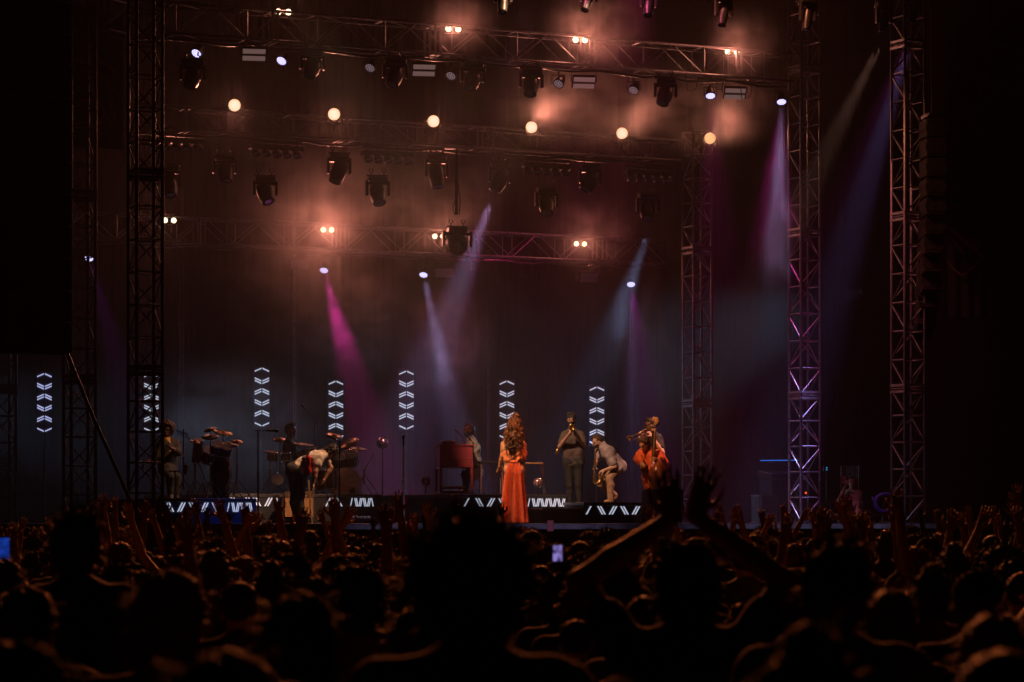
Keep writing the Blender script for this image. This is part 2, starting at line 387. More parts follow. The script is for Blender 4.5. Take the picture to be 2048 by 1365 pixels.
MH = [(450, 302, 7.2, (0.1, -.3, -1), .42, 'moving head pointing down between the first two round lamps', 'dark'), (678, 300, 7.2, (-.35, -.3, -1), .48, 'moving head tilted left below the second round lamp', 'dark'),
      (873, 303, 7.2, (.12, -.2, -1), .55, 'long moving head left of the hanging pole', 'dark'), (1000, 318, 7.2, (-.45, -.1, -1), .50, 'moving head tilted left just right of the hanging pole', 'dark'), (1180, 322, 7.2, (-.5, -.3, -1), .46, 'moving head below the smoke right of the fourth round lamp', 'dark'),
      (338, 322, 6.6, (.15, -.3, -1), .50, 'moving head half hidden behind the dark near tower', 'dark'), (530, 345, 6.6, (.4, -.35, -1), .42, 'moving head below the second blinder bar', 'dark'), (755, 345, 6.6, (.22, -.5, -1), .46, 'moving head below the third blinder bar, tilted right', 'cells'),
      (1093, 368, 6.6, (.05, -.6, -1), .46, 'moving head with dotted face below the fourth blinder bar', 'cells'), (1295, 380, 6.6, (.0, -.6, -1), .46, 'faint moving head with dotted face below the rightmost blinder bar', 'cells')]
for x, y, v, d, L, l, fc in MH: moving_head(onv(x, y, v), l, d, L, .165, fc)
spot(onv(984, 398, 7.1), onv(815, 860, 9.5), 2600, (.75, .02, .4), 24, .8); spot(onv(984, 398, 7.1), onv(812, 860, 9.5), 6500, (.26, .40, .70), 20, .9)
spot(onv(1298, 466, 6.5), onv(1150, 850, 9.5), 3200, (.26, .36, .7), 18, .9)
# dark heads under the topmost truss
for x, y, l in [(385, 112, 'unlit moving head under the leftmost LED par'), (625, 92, 'unlit moving head right of the violet LED par'), (790, 110, 'unlit moving head left of the second strobe panel'), (945, 118, 'unlit moving head above the third round lamp'), (1062, 130, 'unlit moving head above the fourth round lamp'), (1330, 150, 'unlit moving head in haze between two LED pars')]:
    moving_head(onv(x, y, 3.2), l, (-.3+.1*(x % 5), -.5, -1), .40, .16)
for x, y, d, l in [(1005, -50, (0, -.4, -1), 'moving head cut by the photo top near the centre'), (1177, -52, (-.3, -.4, -1), 'moving head at the photo top above the third twin lamp'), (1298, -40, (-.1, -.5, -1), 'moving head at the photo top right of the centre'),
                (1447, -22, (-.15, -.3, -1), 'slim moving head at the top above the rightmost twin lamp'), (1616, -12, (-.15, -.2, -1), 'moving head at the top over the magenta tower'), (1768, -5, (-.15, -.3, -1), 'moving head at the top casting a pale beam down left'), (1826, -22, (-.2, -.3, -1), 'moving head at the top casting a violet beam over the right tower')]:
    moving_head(onv(x, y, 0), l, d, .5, .12, sx=.8)
spot(onv(1763, 84, .6), onv(1640, 330, 1.6), 1900, (1, .48, .36), 14, .9)
spot(onv(1826, 62, .6), onv(1700, 470, 1.8), 3200, (.35, .35, 1), 13, .9); spot(onv(1826, 62, .6), onv(1680, 470, 1.8), 700, (.7, .04, .5), 24, .9)
def blinder_bar(x, y, v, l):
    p = onv(x, y, v); t = thing('blinder_bar', l, 'stage light', p, (0, 0, PHI), 'five-lamp blinder bars under the middle truss')
    m = MB(); m.box((0, 0, .13), (1.0, .06, .05)); m.box((0, 0, 0.03), (1.02, .2, .10), bev=.02); m.build('frame', BLK, t)
    for k in range(5):
        xk = -.4+.2*k; MB().lathe([(.04, .03), (.085, .0), (.09, -.09), (.082, -.1), (.076, -.08)], 14, Matrix.Translation((xk, -.02, -.03)) @ Matrix.Rotation(R(-25), 4, 'X')).build('lamp_can', BLKP, t, True)
        MB().rod((xk, .0, .05), (xk, 0, .17), .018).build('clamp', BLK, t)
    return t
for x, y, l in [(352, 286, 'leftmost blinder bar, beside the dark near tower'), (552, 300, 'second blinder bar, between the first two round lamps'), (775, 312, 'third blinder bar, left of the hanging pole'), (1092, 336, 'fourth blinder bar, below the fourth round lamp'), (1297, 350, 'rightmost blinder bar, lost in haze')]:
    blinder_bar(x, y, 7.15, l)
# hanging pole with one moving head
p = onv(913, 290, 7.3); t = thing('hanging_pole', 'long black pole hanging from the middle truss above the keyboard player', 'pole', p)
L = (430-290)/F*p.y; MB().rod((0, 0, 0), (0, 0, -L), .03, 10).build('pole', BLK, t)
MB().box((0, 0, .0), (.5, .2, .16), bev=.01).build('top_bracket', BLK, t)
m = MB(); m.tube([(.03, 0, -L*.55), (.07, 0, -L*.8), (.05, 0, -L)], .012, 6); m.tube([(-.03, 0, -L*.8), (-.07, 0, -L*.9), (-.03, 0, -L)], .01, 6); m.build('cable', BLKP, t)
moving_head(PX(914, 447, p.y), 'single moving head hanging low on the black pole, lens toward us', (.12, -1, -.42), .47, .225)
# front-of-stage lamps: the key light on the band
def key(u, h, tu, tv, th, W, col, size, v=-1.0):
    return spot(S(u, v, h), S(tu, tv, th), W, col, size, .5, radius=.12)
key(2.0, 10.0, 7.0, 1.8, 1.1, 4200, (1, .46, .20), 9)          # on the singer from the left
key(10, 10.0, 7.0, 1.8, 0.9, 1500, (1, .16, .07), 9)            # red one from the right
key(1.0, 9.8, 9.5, 5.0, 1.0, 2900, (1, .56, .34), 14)          # horns
key(3.0, 9.8, 12.0, 3.6, .9, 2600, (1, .38, .14), 11)          # bass
key(7.0, 9.8, 2.6, 4.0, 1.0, 1500, (1, .50, .26), 16)          # left side
key(8.0, 9.8, 4.4, 3.6, 1.0, 2400, (1, .50, .26), 13)
key(6.0, 9.8, 4.0, 1.0, .6, 380, (1, .6, .42), 11)  # small lamp added to brighten the pale microphone stand
key(6.5, 9.8, 8.0, 8.0, 1., 1900, (1, .26, .28), 12)            # organ
# deep blue wash low across the stage back, added lamps without fixtures in both wings
spot(S(-2.5, 12, 2.6), S(8, 10, .8), 3400, (.10, .17, .27), 36, 1)
spot(S(19.5, 10, 5.0), S(8, 9, 1.2), 2900, (.10, .16, .25), 40, .8)
spot(S(4.5, -3.5, 10.8), S(2.2, .9, .1), 1000, (.04, .14, .75), 13, .8)  # added lamp without a fixture, turns the left riser front blue
for u in (5.5, 11.5): spot(S(u, -3.6, 10.8), S(u, -.6, -.1), 1500, (.62, .52, .95), 30, .9)  # unseen lamps added ahead of the stage to brighten the lip
# magenta and amber washes added over the right towers, unseen lamps above the picture
spot(S(6, -1.0, 11.2), S(13.7, 2.0, 3.0), 650, (1, .14, .30), 34, .8)
spot(S(9, -.6, 11.2), S(13.7, .5, 4.5), 450, (1, .28, .14), 40, .8)
spot(S(6, -.6, 11.2), S(13.5, 7.1, 3.0), 350, (.9, .06, .22), 24, .9)
spot(S(13.5, 8.6, 11.8), S(11.8, 11, 2), 1500, (.75, .03, .16), 44, 1)  # crimson lamp without a body, added to tint the haze
# ------------------------------------------------------------ bodies: smooth union of tapered limbs, meshed as one surface
def _rc(P, a, b, ra, rb):
    ba = b-a; L2 = float(ba@ba)+1e-9; h = np.clip((P-a)@ba/L2, 0, 1)
    q = P-a-h[..., None]*ba
    return np.sqrt((q*q).sum(-1))-(ra+(rb-ra)*h)
def _el(P, c, r, Rm):
    q = (P-c) @ Rm; k = np.sqrt(((q/r)**2).sum(-1)); k2 = np.sqrt(((q/(r*r))**2).sum(-1))+1e-9
    return k*(k-1)/k2
def prim_d(P, p):
    return _rc(P, p[1], p[2], p[3], p[4]) if p[0] == 'c' else _el(P, p[1], p[2], p[3])
def bounds(p, pad):
    if p[0] == 'c':
        r = max(p[3], p[4])+pad; return np.minimum(p[1], p[2])-r, np.maximum(p[1], p[2])+r
    r = p[2].max()+pad; return p[1]-r, p[1]+r
def mesh_sdf(prims, vox, k=.02, noise=0, nfreq=60, cut=None):
    lo = np.min([bounds(p, .03)[0] for p in prims], 0); hi = np.max([bounds(p, .03)[1] for p in prims], 0)
    n = np.ceil((hi-lo)/vox).astype(int)+2
    D = np.full(tuple(n), .08, np.float32)
    for p in prims:
        kk = p[5] if p[0] == 'c' else p[4]; kk = k if kk is None else kk
        a, b = bounds(p, 2*kk+2*vox+.01); i0 = np.maximum(((a-lo)/vox).astype(int), 0); i1 = np.minimum(np.ceil((b-lo)/vox).astype(int)+1, n)
        ax = [lo[j]+vox*np.arange(i0[j], i1[j]) for j in range(3)]
        G = np.stack(np.meshgrid(*ax, indexing='ij'), -1)
        d = prim_d(G, p); sl = tuple(slice(i0[j], i1[j]) for j in range(3)); o = D[sl]
        sub = p[-1] == 'sub'
        if sub:
            h = np.clip(.5-.5*(o+d)/kk, 0, 1); D[sl] = o*(1-h)-d*h+kk*h*(1-h)
        else:
            h = np.clip(.5+.5*(o-d)/kk, 0, 1); D[sl] = o*(1-h)+d*h-kk*h*(1-h)
    if noise:
        ax = [lo[j]+vox*np.arange(n[j]) for j in range(3)]; X, Y, Z = np.meshgrid(*ax, indexing='ij')
        f = nfreq
        D += noise*(np.sin(X*f+1.7*np.sin(Z*f*.7))*np.sin(Y*f*1.1+1.3*np.sin(X*f*.8))+.6*np.sin(Z*f*1.3+2*np.sin(Y*f*.9+X*f*.5)))
    if cut is not None:
        ax = [lo[j]+vox*np.arange(n[j]) for j in range(3)]; G = np.stack(np.meshgrid(*ax, indexing='ij'), -1)
        D = np.maximum(D, cut(G))
    ins = D < 0
    c = ins[:-1, :-1, :-1].astype(np.int8)
    cnt = sum(ins[i:n[0]-1+i, j:n[1]-1+j, q:n[2]-1+q].astype(np.int8) for i in (0, 1) for j in (0, 1) for q in (0, 1))
    act = (cnt > 0) & (cnt < 8); idx = -np.ones(act.shape, np.int64); idx[act] = np.arange(act.sum())
    I = np.argwhere(act); acc = np.zeros((len(I), 3)); w_ = np.zeros(len(I))
    cor = [(i, j, q) for i in (0, 1) for j in (0, 1) for q in (0, 1)]
    val = {cc: D[I[:, 0]+cc[0], I[:, 1]+cc[1], I[:, 2]+cc[2]] for cc in cor}
    for a_ in cor:
        for x in range(3):
            if a_[x] == 0:
                b_ = list(a_); b_[x] = 1; b_ = tuple(b_); va, vb = val[a_], val[b_]; m = (va < 0) != (vb < 0)
                t = np.where(m, va/np.where(m, va-vb, 1), 0)
                pt = np.tile(np.array(a_, float), (len(I), 1)); pt[:, x] = t
                acc[m] += pt[m]; w_[m] += 1
    V = lo+vox*(I+acc/w_[:, None])
    Q = []
    for x in range(3):
        y, z = (x+1) % 3, (x+2) % 3
        sa = [slice(None)]*3; sb = [slice(None)]*3; sa[x] = slice(0, -1); sb[x] = slice(1, None)
        A = ins[tuple(sa)]; B = ins[tuple(sb)]; E = np.argwhere(A != B)
        E = E[(E[:, y] > 0) & (E[:, z] > 0) & (E[:, y] < n[y]-1) & (E[:, z] < n[z]-1)]
        fl = A[E[:, 0], E[:, 1], E[:, 2]]
        def g(dy, dz):
            e = E.copy(); e[:, y] -= dy; e[:, z] -= dz; return idx[e[:, 0], e[:, 1], e[:, 2]]
        q = np.stack([g(1, 1), g(0, 1), g(0, 0), g(1, 0)], 1); q[~fl] = q[~fl][:, ::-1]; Q.append(q)
    return V, np.concatenate(Q)
def np_mesh(name, V, Q, mats, mi=None, parent=None):
    me = bpy.data.meshes.new(name); me.vertices.add(len(V)); me.vertices.foreach_set('co', V.astype(np.float32).ravel())
    me.loops.add(Q.size); me.loops.foreach_set('vertex_index', Q.ravel().astype(np.int32))
    me.polygons.add(len(Q)); me.polygons.foreach_set('loop_start', np.arange(0, Q.size, 4, dtype=np.int32))
    me.polygons.foreach_set('use_smooth', np.ones(len(Q), bool))
    for m in mats: me.materials.append(m)
    if mi is not None: me.polygons.foreach_set('material_index', mi.astype(np.int32))
    me.update(calc_edges=True); o = bpy.data.objects.new(name, me); C.objects.link(o)
    if parent: o.parent = parent
    return o
A3 = lambda p: np.array(tuple(p), float)
def cap(a, b, ra, rb, k=None, tag_='add'): return ('c', A3(a), A3(b), ra, rb, k, tag_)
def ell(c, r, M=None, k=None, tag_='add'): return ('e', A3(c), A3(r), np.array(M if M is not None else np.eye(3), float), k, tag_)
def inflate(ps, d, k=None):
    out = []
    for p in ps:
        if p[0] == 'c': out.append(('c', p[1], p[2], p[3]+d, p[4]+d, p[5] if k is None else k, p[6]))
        else: out.append(('e', p[1], p[2]+d, p[3], p[4] if k is None else k, p[5]))
    return out
def frame(f, up=(0, 0, 1)):       # columns: right, forward, up
    f = Vector(f).normalized(); r = f.cross(Vector(up)).normalized(); u = r.cross(f)
    return r, f, u
def hand_prims(wr, d, pn, curl=.4, s=1.0, side=1, spread=.10, fr=.0085):
    """wrist, direction along the palm, palm normal (the way the palm faces), finger curl in radians per joint"""
    wr = Vector(wr); d = Vector(d).normalized(); pn = Vector(pn); pn = (pn-d*pn.dot(d)).normalized(); x = d.cross(pn)*side
    P = []
    kn = wr+d*.09*s
    P.append(cap(wr, wr+d*.04*s, .024*s, .026*s, .012))
    for q in (-.024, -.008, .008, .024): P.append(cap(wr+d*.025*s+x*q*.7*s, kn+x*q*s, .014*s, .0125*s, .010))
    for q, L in zip((-.030, -.010, .010, .029), (.066, .080, .076, .058)):
        a = kn+x*q*s; dd = (d+x*q/.03*spread).normalized(); ang = curl*.6
        for seg, fr_ in ((.45, 1.05), (.32, .95), (.23, .85)):
            v = dd*math.cos(ang)+pn*math.sin(ang); b = a+v*L*seg*s*1.12
            P.append(cap(a, b, fr*fr_*s, fr*fr_*.92*s, .004)); a = b; ang += curl
    a = wr+d*.03*s-x*.026*s; b = a+(d*.6-x*.75+pn*.35).normalized()*.040*s; c2 = b+(d*.9-x*.25+pn*(.3+curl*.5)).normalized()*.034*s; e = c2+(d+pn*(.2+curl*.6)).normalized()*.024*s
    P += [cap(a, b, .014*s, .0115*s, .010), cap(b, c2, .0108*s, .0098*s, .004), cap(c2, e, .0095*s, .008*s, .004)]
    return P
def head_prims(c, f, up=(0, 0, 1), s=1.0):
    r, f, u = frame(f, up); c = Vector(c); M = np.array([r, f, u], float).T
    at = lambda x, y, z: c+(r*x+f*y+u*z)*s
    E = lambda x, y, z, a, b, d, k=.012, t='add': ell(at(x, y, z), (a*s, b*s, d*s), M, k, t)
    P = [E(0, -.012, .035, .076, .094, .088, .02), E(0, .018, -.035, .060, .068, .072, .025), E(0, .048, -.082, .030, .030, .024, .02)]
    P += [cap(at(0, .088, .008), at(0, .112, -.030), .008*s, .013*s, .010), E(0, .076, .022, .050, .022, .014, .012)]
    P += [E(sx*.031, .097, .004, .015, .010, .011, .008, 'sub') for sx in (-1, 1)]
    P += [E(0, .085, -.058, .024, .013, .007, .006), E(0, .086, -.070, .021, .012, .007, .006)]
    P += [E(sx*.077, -.008, -.012, .010, .020, .032, .006) for sx in (-1, 1)]
    P += [E(sx*.030, .083, .004, .011, .011, .009, .003) for sx in (-1, 1)]
    return P
def person(J, label, outfit, loc=(0, 0, 0), rz=0, vox=.012, hd=(0, 1, 0), hup=(0, 0, 1), hands=((.4, None), (.4, None)), group=None, s=1.0, girth=1.0, hs=1.0, legs=True, fr=.0085):
    """J: joints in metres in local axes: hipL hipR shL shR neck head elL elR wrL wrR knL knR anL anR toL toR. One continuous body; clothes are children."""
    V3 = {k: Vector(v) for k, v in J.items()}
    g = girth; sk, to, ar, le, ft = [], [], [], [], []
    hl, hr, sl, sr, nk, he = (V3[k] for k in ('hipL', 'hipR', 'shL', 'shR', 'neck', 'head'))
    pm = (hl+hr)/2; sm = (sl+sr)/2; wl = hl.lerp(sl, .35); wr_ = hr.lerp(sr, .35); wl = wl.lerp((wl+wr_)/2, .25); wr_ = wr_.lerp((wl+wr_)/2, .25)
    cl = hl.lerp(sl, .78); cr = hr.lerp(sr, .78); cl = cl.lerp((cl+cr)/2, .22); cr = cr.lerp((cl+cr)/2, .22)
    to += [cap(hl, hr, .108*g, .108*g, .05), cap(hl, wl, .098*g, .092*g, .05), cap(hr, wr_, .098*g, .092*g, .05), cap(wl, cl, .092*g, .105*g, .05), cap(wr_, cr, .092*g, .105*g, .05), cap(wl, wr_, .09*g, .09*g, .05), cap(cl, cr, .105*g, .105*g, .05)]
    dn = (pm-sm).normalized(); s1, s2 = sl+dn*.03, sr+dn*.03
    to += [cap(s1, s2, .05*g, .05*g, .04), cap(cl, s1.lerp(s2, .15), .085*g, .05*g, .04), cap(cr, s2.lerp(s1, .15), .085*g, .05*g, .04), cap(sm, nk, .062*g, .052*g, .05), cap(nk+dn*.02, s1, .045*g, .045*g, .05), cap(nk+dn*.02, s2, .045*g, .045*g, .05)]
    sk += [cap(nk, nk.lerp(he, .55), .053, .050, .03)]
    sk += head_prims(he, hd, hup, hs)
    slv = []
    for side, q in (('L', -1), ('R', 1)):
        a, b, c = V3['sh'+side]+dn*.02, V3['el'+side], V3['wr'+side]
        ar += [cap(a, b, .052*g, .041*g, .03), cap(b, b.lerp(c, .35), .040*g, .041*g, .015), cap(b.lerp(c, .35), c, .041*g, .026, .015)]
        slv += [cap(a, a.lerp(b, outfit.get('sleeve', .55)), .060*g, .056*g, .03)] if outfit.get('sleeve', .55) <= 1 else [cap(a, b, .062*g, .052*g, .03), cap(b, b.lerp(c, outfit['sleeve']-1), .052*g, .042*g, .02)]
        cu, pn = hands[0 if side == 'L' else 1]
        dr = (c-b).normalized()
        if isinstance(cu, tuple): cu, dr = cu
        if pn is None: pn = (0, 0, -1) if abs(dr.z) < .7 else (0, 1, 0)
        if cu is not None: ar += hand_prims(c, dr, pn, cu, s*1.0, q, fr=fr)
    if legs:
        for side in 'LR':
            a, b, c, e = V3['hip'+side], V3['kn'+side], V3['an'+side], V3['to'+side]
            cf = b.lerp(c, .3); back = (b-e); back.z = 0; back = back.normalized()*.02 if back.length > .01 else Vector((0, 0, 0))
            le += [cap(a, b, .088*g, .058*g, .04), cap(b, cf+back, .054*g, .055*g, .02), cap(cf+back, c, .055*g, .036, .02)]
            ft += [cap(c+(c-e)*.12-Vector((0, 0, .03)), e, .040, .030, .02), cap(c, c-Vector((0, 0, .04)), .038, .04, .02)]
    skin = outfit['skin']; allp = to+sk+ar+le+ft
    V, Q = mesh_sdf(allp, vox, .02)
    # eyes, lips and brows coloured on the one skin
    r, f, u = frame(hd, hup); loc_ = V-A3(he); lx, ly, lz = loc_@A3(r)/hs, loc_@A3(f)/hs, loc_@A3(u)/hs
    mi = np.zeros(len(V), int)
    eye = (ly > .07) & (np.hypot(np.abs(lx)-.030, lz-.004) < .011); brow = (ly > .07) & (np.abs(np.abs(lx)-.032) < .018) & (np.abs(lz-.026) < .006)
    lip = (ly > .07) & (np.abs(lx) < .022) & (np.abs(lz+.064) < .012)
    mi[eye] = 1; mi[brow] = 1; mi[lip] = 2
    if outfit.get('beard'): mi[(ly > .0) & (lz < -.035) & (lz > -.14) & ~lip & (np.abs(lx) < .075)] = 1
    dk = mat('eye_brow_dark', (.02, .015, .012), .5); lp = mat('lip', (.25, .09, .07), .5)
    root = np_mesh('person', V, Q, [skin, dk, lp], mi[Q[:, 0]])
    root.location = loc; root.rotation_euler = (0, 0, rz); root['label'] = label; root['category'] = 'person'
    if group: root['group'] = group
    if outfit.get('shirt'):
        base = to[outfit.get('drop', 0):]+slv
        if outfit.get('coat'): base = base+le[:1]+le[3:4]
        Vs, Qs = mesh_sdf(inflate(base, outfit.get('loose', .012)), vox, .03, outfit.get('fold', .003), 38)
        np_mesh(outfit.get('shirt_name', 'shirt'), Vs, Qs, [outfit['shirt']], None, root)
    if outfit.get('trousers') and legs:
        tp = to[:1]+[cap(hl, hl.lerp(sl, .12), .10*g, .10*g, .04), cap(hr, hr.lerp(sr, .12), .10*g, .10*g, .04)]+le
        Vs, Qs = mesh_sdf(inflate(tp, outfit.get('tloose', .014)), vox, .03, .0025, 30); np_mesh('trousers', Vs, Qs, [outfit['trousers']], None, root)
    if outfit.get('shoes') and legs:
        Vs, Qs = mesh_sdf(inflate(ft, .008), vox, .02); np_mesh('shoes', Vs, Qs, [outfit['shoes']], None, root)
    hk = outfit.get('hair')
    if hk:
        at = lambda x, y, z: he+(r*x+f*y+u*z)*hs; M = np.array([r, f, u], float).T
        E = lambda x, y, z, a, b, d, k=.02, t='add': ell(at(x, y, z), (a*hs, b*hs, d*hs), M, k, t)
        st_ = outfit.get('style', 'short')
        if st_ == 'short': hp = [E(0, -.022, .045, .084, .096, .090), E(0, -.05, -.01, .074, .062, .07), E(.02, .02, .11, .06, .06, .035)]; no = (.0065, 75)
        elif st_ == 'buzz': hp = [E(0, -.020, .040, .080, .093, .090)]; no = (.0015, 160)
        elif st_ == 'afro': hp = [E(0, -.02, .055, .125, .125, .115), E(0, -.06, -.02, .10, .08, .08)]; no = (.011, 70)
        elif st_ == 'curly': hp = [E(0, -.02, .05, .100, .105, .098), E(0, -.055, -.03, .09, .07, .09)]; no = (.010, 85)
        elif st_ == 'long': hp = [E(0, -.022, .045, .088, .098, .092), E(0, -.055, -.05, .085, .062, .12), E(0, -.075, -.17, .09, .045, .12)]; no = (.007, 55)
        elif st_ == 'bun': hp = [E(0, -.022, .045, .084, .096, .090), E(0, -.05, -.01, .074, .062, .07), E(0, -.075, .135, .045, .045, .042)]; no = (.004, 90)
        elif st_ == 'tail': hp = [E(0, -.022, .045, .084, .096, .090), E(0, -.05, -.01, .074, .062, .07), E(0, -.13, .02, .035, .04, .04), E(0, -.15, -.08, .03, .03, .10)]; no = (.004, 90)
        cutf = lambda G: ((G-A3(he))@A3(f)/hs-.052)*.8-((G-A3(he))@A3(u)/hs-.055)*.75*((G-A3(he))@A3(u) > .055*hs)
        Vs, Qs = mesh_sdf(hp, min(vox, .009), .02, no[0], no[1], cutf)
        if outfit.get('fuzz'):
            rs = np.random.RandomState(len(Vs)); nf = 2200; ii = rs.randint(0, len(Vs), nf); B = Vs[ii]; od = B-(A3(he)+np.array((0, -.01, .02))); od /= np.linalg.norm(od, axis=1)[:, None]
            lg_ = {'buzz': .010, 'short': .032, 'afro': .036, 'curly': .045}.get(st_, .040); dr_ = od*rs.uniform(.2, 1, (nf, 1))+rs.normal(0, .5, (nf, 3)); dr_[:, 2] -= .5 if st_ not in ('afro', 'short', 'buzz') else -.1
            dr_ /= np.linalg.norm(dr_, axis=1)[:, None]; L_ = rs.uniform(.5, 1.6, (nf, 1))*lg_; sd = np.cross(dr_, rs.normal(0, 1, (nf, 3))); sd /= np.linalg.norm(sd, axis=1)[:, None]; w_ = .0016
            S4 = np.concatenate([B-sd*w_-od*.004, B+sd*w_-od*.004, B+dr_*L_+sd*w_*.3, B+dr_*L_-sd*w_*.3]); k0 = len(Vs)+np.arange(nf)
            Qs = np.concatenate([Qs, np.stack([k0, k0+nf, k0+2*nf, k0+3*nf], 1)]); Vs = np.concatenate([Vs, S4])
        np_mesh('hair', Vs, Qs, [hk], None, root)
    if outfit.get('cap'):
        at = lambda x, y, z: he+(r*x+f*y+u*z)*hs; M = np.array([r, f, u], float).T
        cp = [ell(at(0, -.015, .055), (.090, .102, .088), M), ell(at(0, .11, .062), (.062, .06, .010), M, .01)] if outfit['cap'] != 'back' else [ell(at(0, -.015, .055), (.090, .102, .088), M), ell(at(0, -.12, .045), (.062, .06, .010), M, .01)]
        Vs, Qs = mesh_sdf(cp, .008, .015, 0, 1, lambda G: .035-(G-A3(he))@A3(u)); np_mesh('cap', Vs, Qs, [outfit['capmat']], None, root)
    return root
SK1 = mat('skin_light', (.52, .30, .20), .5, 0, 30, .1); SK2 = mat('skin_mid', (.30, .16, .095), .5, 0, 30, .1); SK3 = mat('skin_dark', (.105, .052, .032), .45, 0, 30, .1)
def fab(n, c, **k): return mat('fabric_'+n, c, .85, 0, 25, .2, .25, 90, **k)
HB = mat('hair_black', (.016, .012, .010), .5, 0, 60, .4, .5, 150); HBR = mat('hair_brown', (.055, .028, .014), .45, 0, 60, .4, .5, 150); HDB = mat('hair_blond', (.22, .13, .06), .45, 0, 60, .4, .5, 150)
SHOE = mat('shoe_leather', (.03, .022, .018), .4)
# ------------------------------------------------------------ the band (joints read from the photo at each figure's own distance)
def pj(Y, x0, y0, pts):
    """photo joints -> local metres; x0, y0 the ground point; pts name: (x, y, toward camera metres)"""
    o = PX(x0, y0, Y); out = {}
    for k, (x, y, dy) in pts.items(): out[k] = PX(x, y, Y)-o+Vector((0, -dy, 0))
    return o, out
# ---- singer
Y = 48.2
o, J = pj(Y, 1028, 1046, dict(hipL=(1019, 940, -.02), hipR=(1037, 940, -.02), shL=(1008, 886, 0), shR=(1046, 886, 0), neck=(1028, 876, 0), head=(1030, 857, -.01),
    elL=(1004, 912, -.02), elR=(1051, 908, -.10), wrL=(999, 934, -.10), wrR=(1044, 893, -.30), knL=(1018, 990, 0), knR=(1040, 990, 0), anL=(1016, 1036, 0), anR=(1042, 1036, 0), toL=(1015, 1042, -.10), toR=(1043, 1042, -.10)))
singer = person(J, 'singer seen from behind in orange halter top and wide pleated red trousers', dict(skin=SK1, shirt=None, trousers=None, shoes=SHOE, sleeve=.1), o, 0, .011, (0, 1, .15), hands=((.5, None), (1.0, None)), girth=.86)
top = fab('orange_satin', (.80, .30, .13)); top.node_tree.nodes['Principled BSDF'].inputs['Roughness'].default_value = .4
pl_ = fab('red_pleats', (.66, .15, .075)); pl_.node_tree.nodes['Principled BSDF'].inputs['Roughness'].default_value = .42
hl, hr = J['hipL'], J['hipR']; zc = J['hipL'].z
tp = [cap((-.075, 0, zc+.20), (.075, 0, zc+.20), .09, .09, .05), cap((-.075, 0, zc+.27), (.08, 0, zc+.28), .10, .10, .05), cap((-.07, -.01, zc+.36), (.075, -.01, zc+.37), .10, .10, .05), cap((-.10, .0, zc+.19), (.12, .0, zc+.20), .075, .075, .06), cap((-.10, .03, zc+.30), (.10, .03, zc+.31), .10, .10, .06)]
Vs, Qs = mesh_sdf(inflate(tp, .006), .010, .03, .005, 45); np_mesh('halter_top', Vs, Qs, [top], None, singer)
MB().tube([(-.10, .09, zc+.36), (-.07, .03, zc+.46), (0, -.045, zc+.50), (.07, .03, zc+.46), (.10, .09, zc+.36)], .012, 6).build('neck_strap', top, singer)
MB().lathe([(.128, -.02), (.134, 0), (.128, .02)], 24, Matrix.Translation((0, -.005, zc+.135)) @ Matrix.Diagonal((1.05, .8, 1, 1))).build('waistband', pl_, singer, True)
for q, nm in ((-1, 'trouser_leg'), (1, 'trouser_leg')):      # two wide pleated legs
    mb = MB(); n = 108; V = []; zs = [zc+.14, zc+.05, zc-.05, zc-.2, zc-.4, zc-.6, zc-.78, .005]
    cx = [0.036, .044, .054, .062, .074, .086, .094, .102]; rx = [.076, .082, .092, .096, .104, .114, .122, .130]; ry = [.098, .112, .128, .13, .135, .145, .155, .165]
    for i, z in enumerate(zs):
        for j in range(n):
            a = 6.28318*j/n; am = (.003+.012*i/7)*(1 if j % 2 else -1)+.004*math.sin(a*7+i*.4+q)
            am += .018*i/7*max(0, math.sin(a*5+q*1.3))
            V.append((q*cx[i]+(rx[i]+am)*math.cos(a), (ry[i]+am)*math.sin(a)+.0, z))
    mb.add(V, [(i*n+j, (i+1)*n+j, (i+1)*n+(j+1) % n, i*n+(j+1) % n) for i in range(7) for j in range(n)])
    mb.build(nm, pl_, singer, False)
# long curly hair gathered high
hd_ = J['head']; mb = MB()
cone = [cap(hd_+Vector((.01, 0, .25)), hd_+Vector((-.01, -.01, .08)), .05, .085, .04), cap(hd_+Vector((-.01, -.03, .08)), hd_+Vector((-.02, -.09, -.16)), .075, .13, .05), cap(hd_+Vector((-.03, -.08, -.16)), hd_+Vector((-.05, -.08, -.38)), .145, .085, .05), cap(hd_+Vector((.05, -.08, -.12)), hd_+Vector((.10, -.07, -.32)), .10, .05, .05)]
Vs, Qs = mesh_sdf(inflate(cone, -.02), .010, .04, .016, 60); np_mesh('hair', Vs, Qs, [HBR], None, singer)
for i in range(260):
    t0 = rng.random(); a0 = rng.uniform(0, 6.283); r0 = .055+.10*min(1, t0*1.8)*(1 if t0 < .75 else .75); z0 = .24-.52*t0
    p0 = hd_+Vector((r0*math.cos(a0)-.02*t0, r0*math.sin(a0)*1.3-.06, z0)); L = rng.uniform(.07, .16); fr_ = rng.uniform(.011, .02); ph = rng.uniform(0, 6.28); pts = []
    for k in range(12):
        s_ = k/11; pts.append(p0+Vector((math.cos(a0)*.03*s_+fr_*math.cos(ph+s_*9), math.sin(a0)*.02*s_+fr_*math.sin(ph+s_*9), -L*s_)))
    mb.tube(pts, [.0075*(1-.5*k/11) for k in range(12)], 5)
mb.build('curl_strands', mat('curl_copper', (.13, .055, .025), .35, 0, 40, .5), singer, True)
m = MB(); m.lathe([(.033, -.008), (.036, 0), (.033, .008)], 16, Matrix.Translation(J['wrL']) ); m.build('bracelet', BRASS, singer)
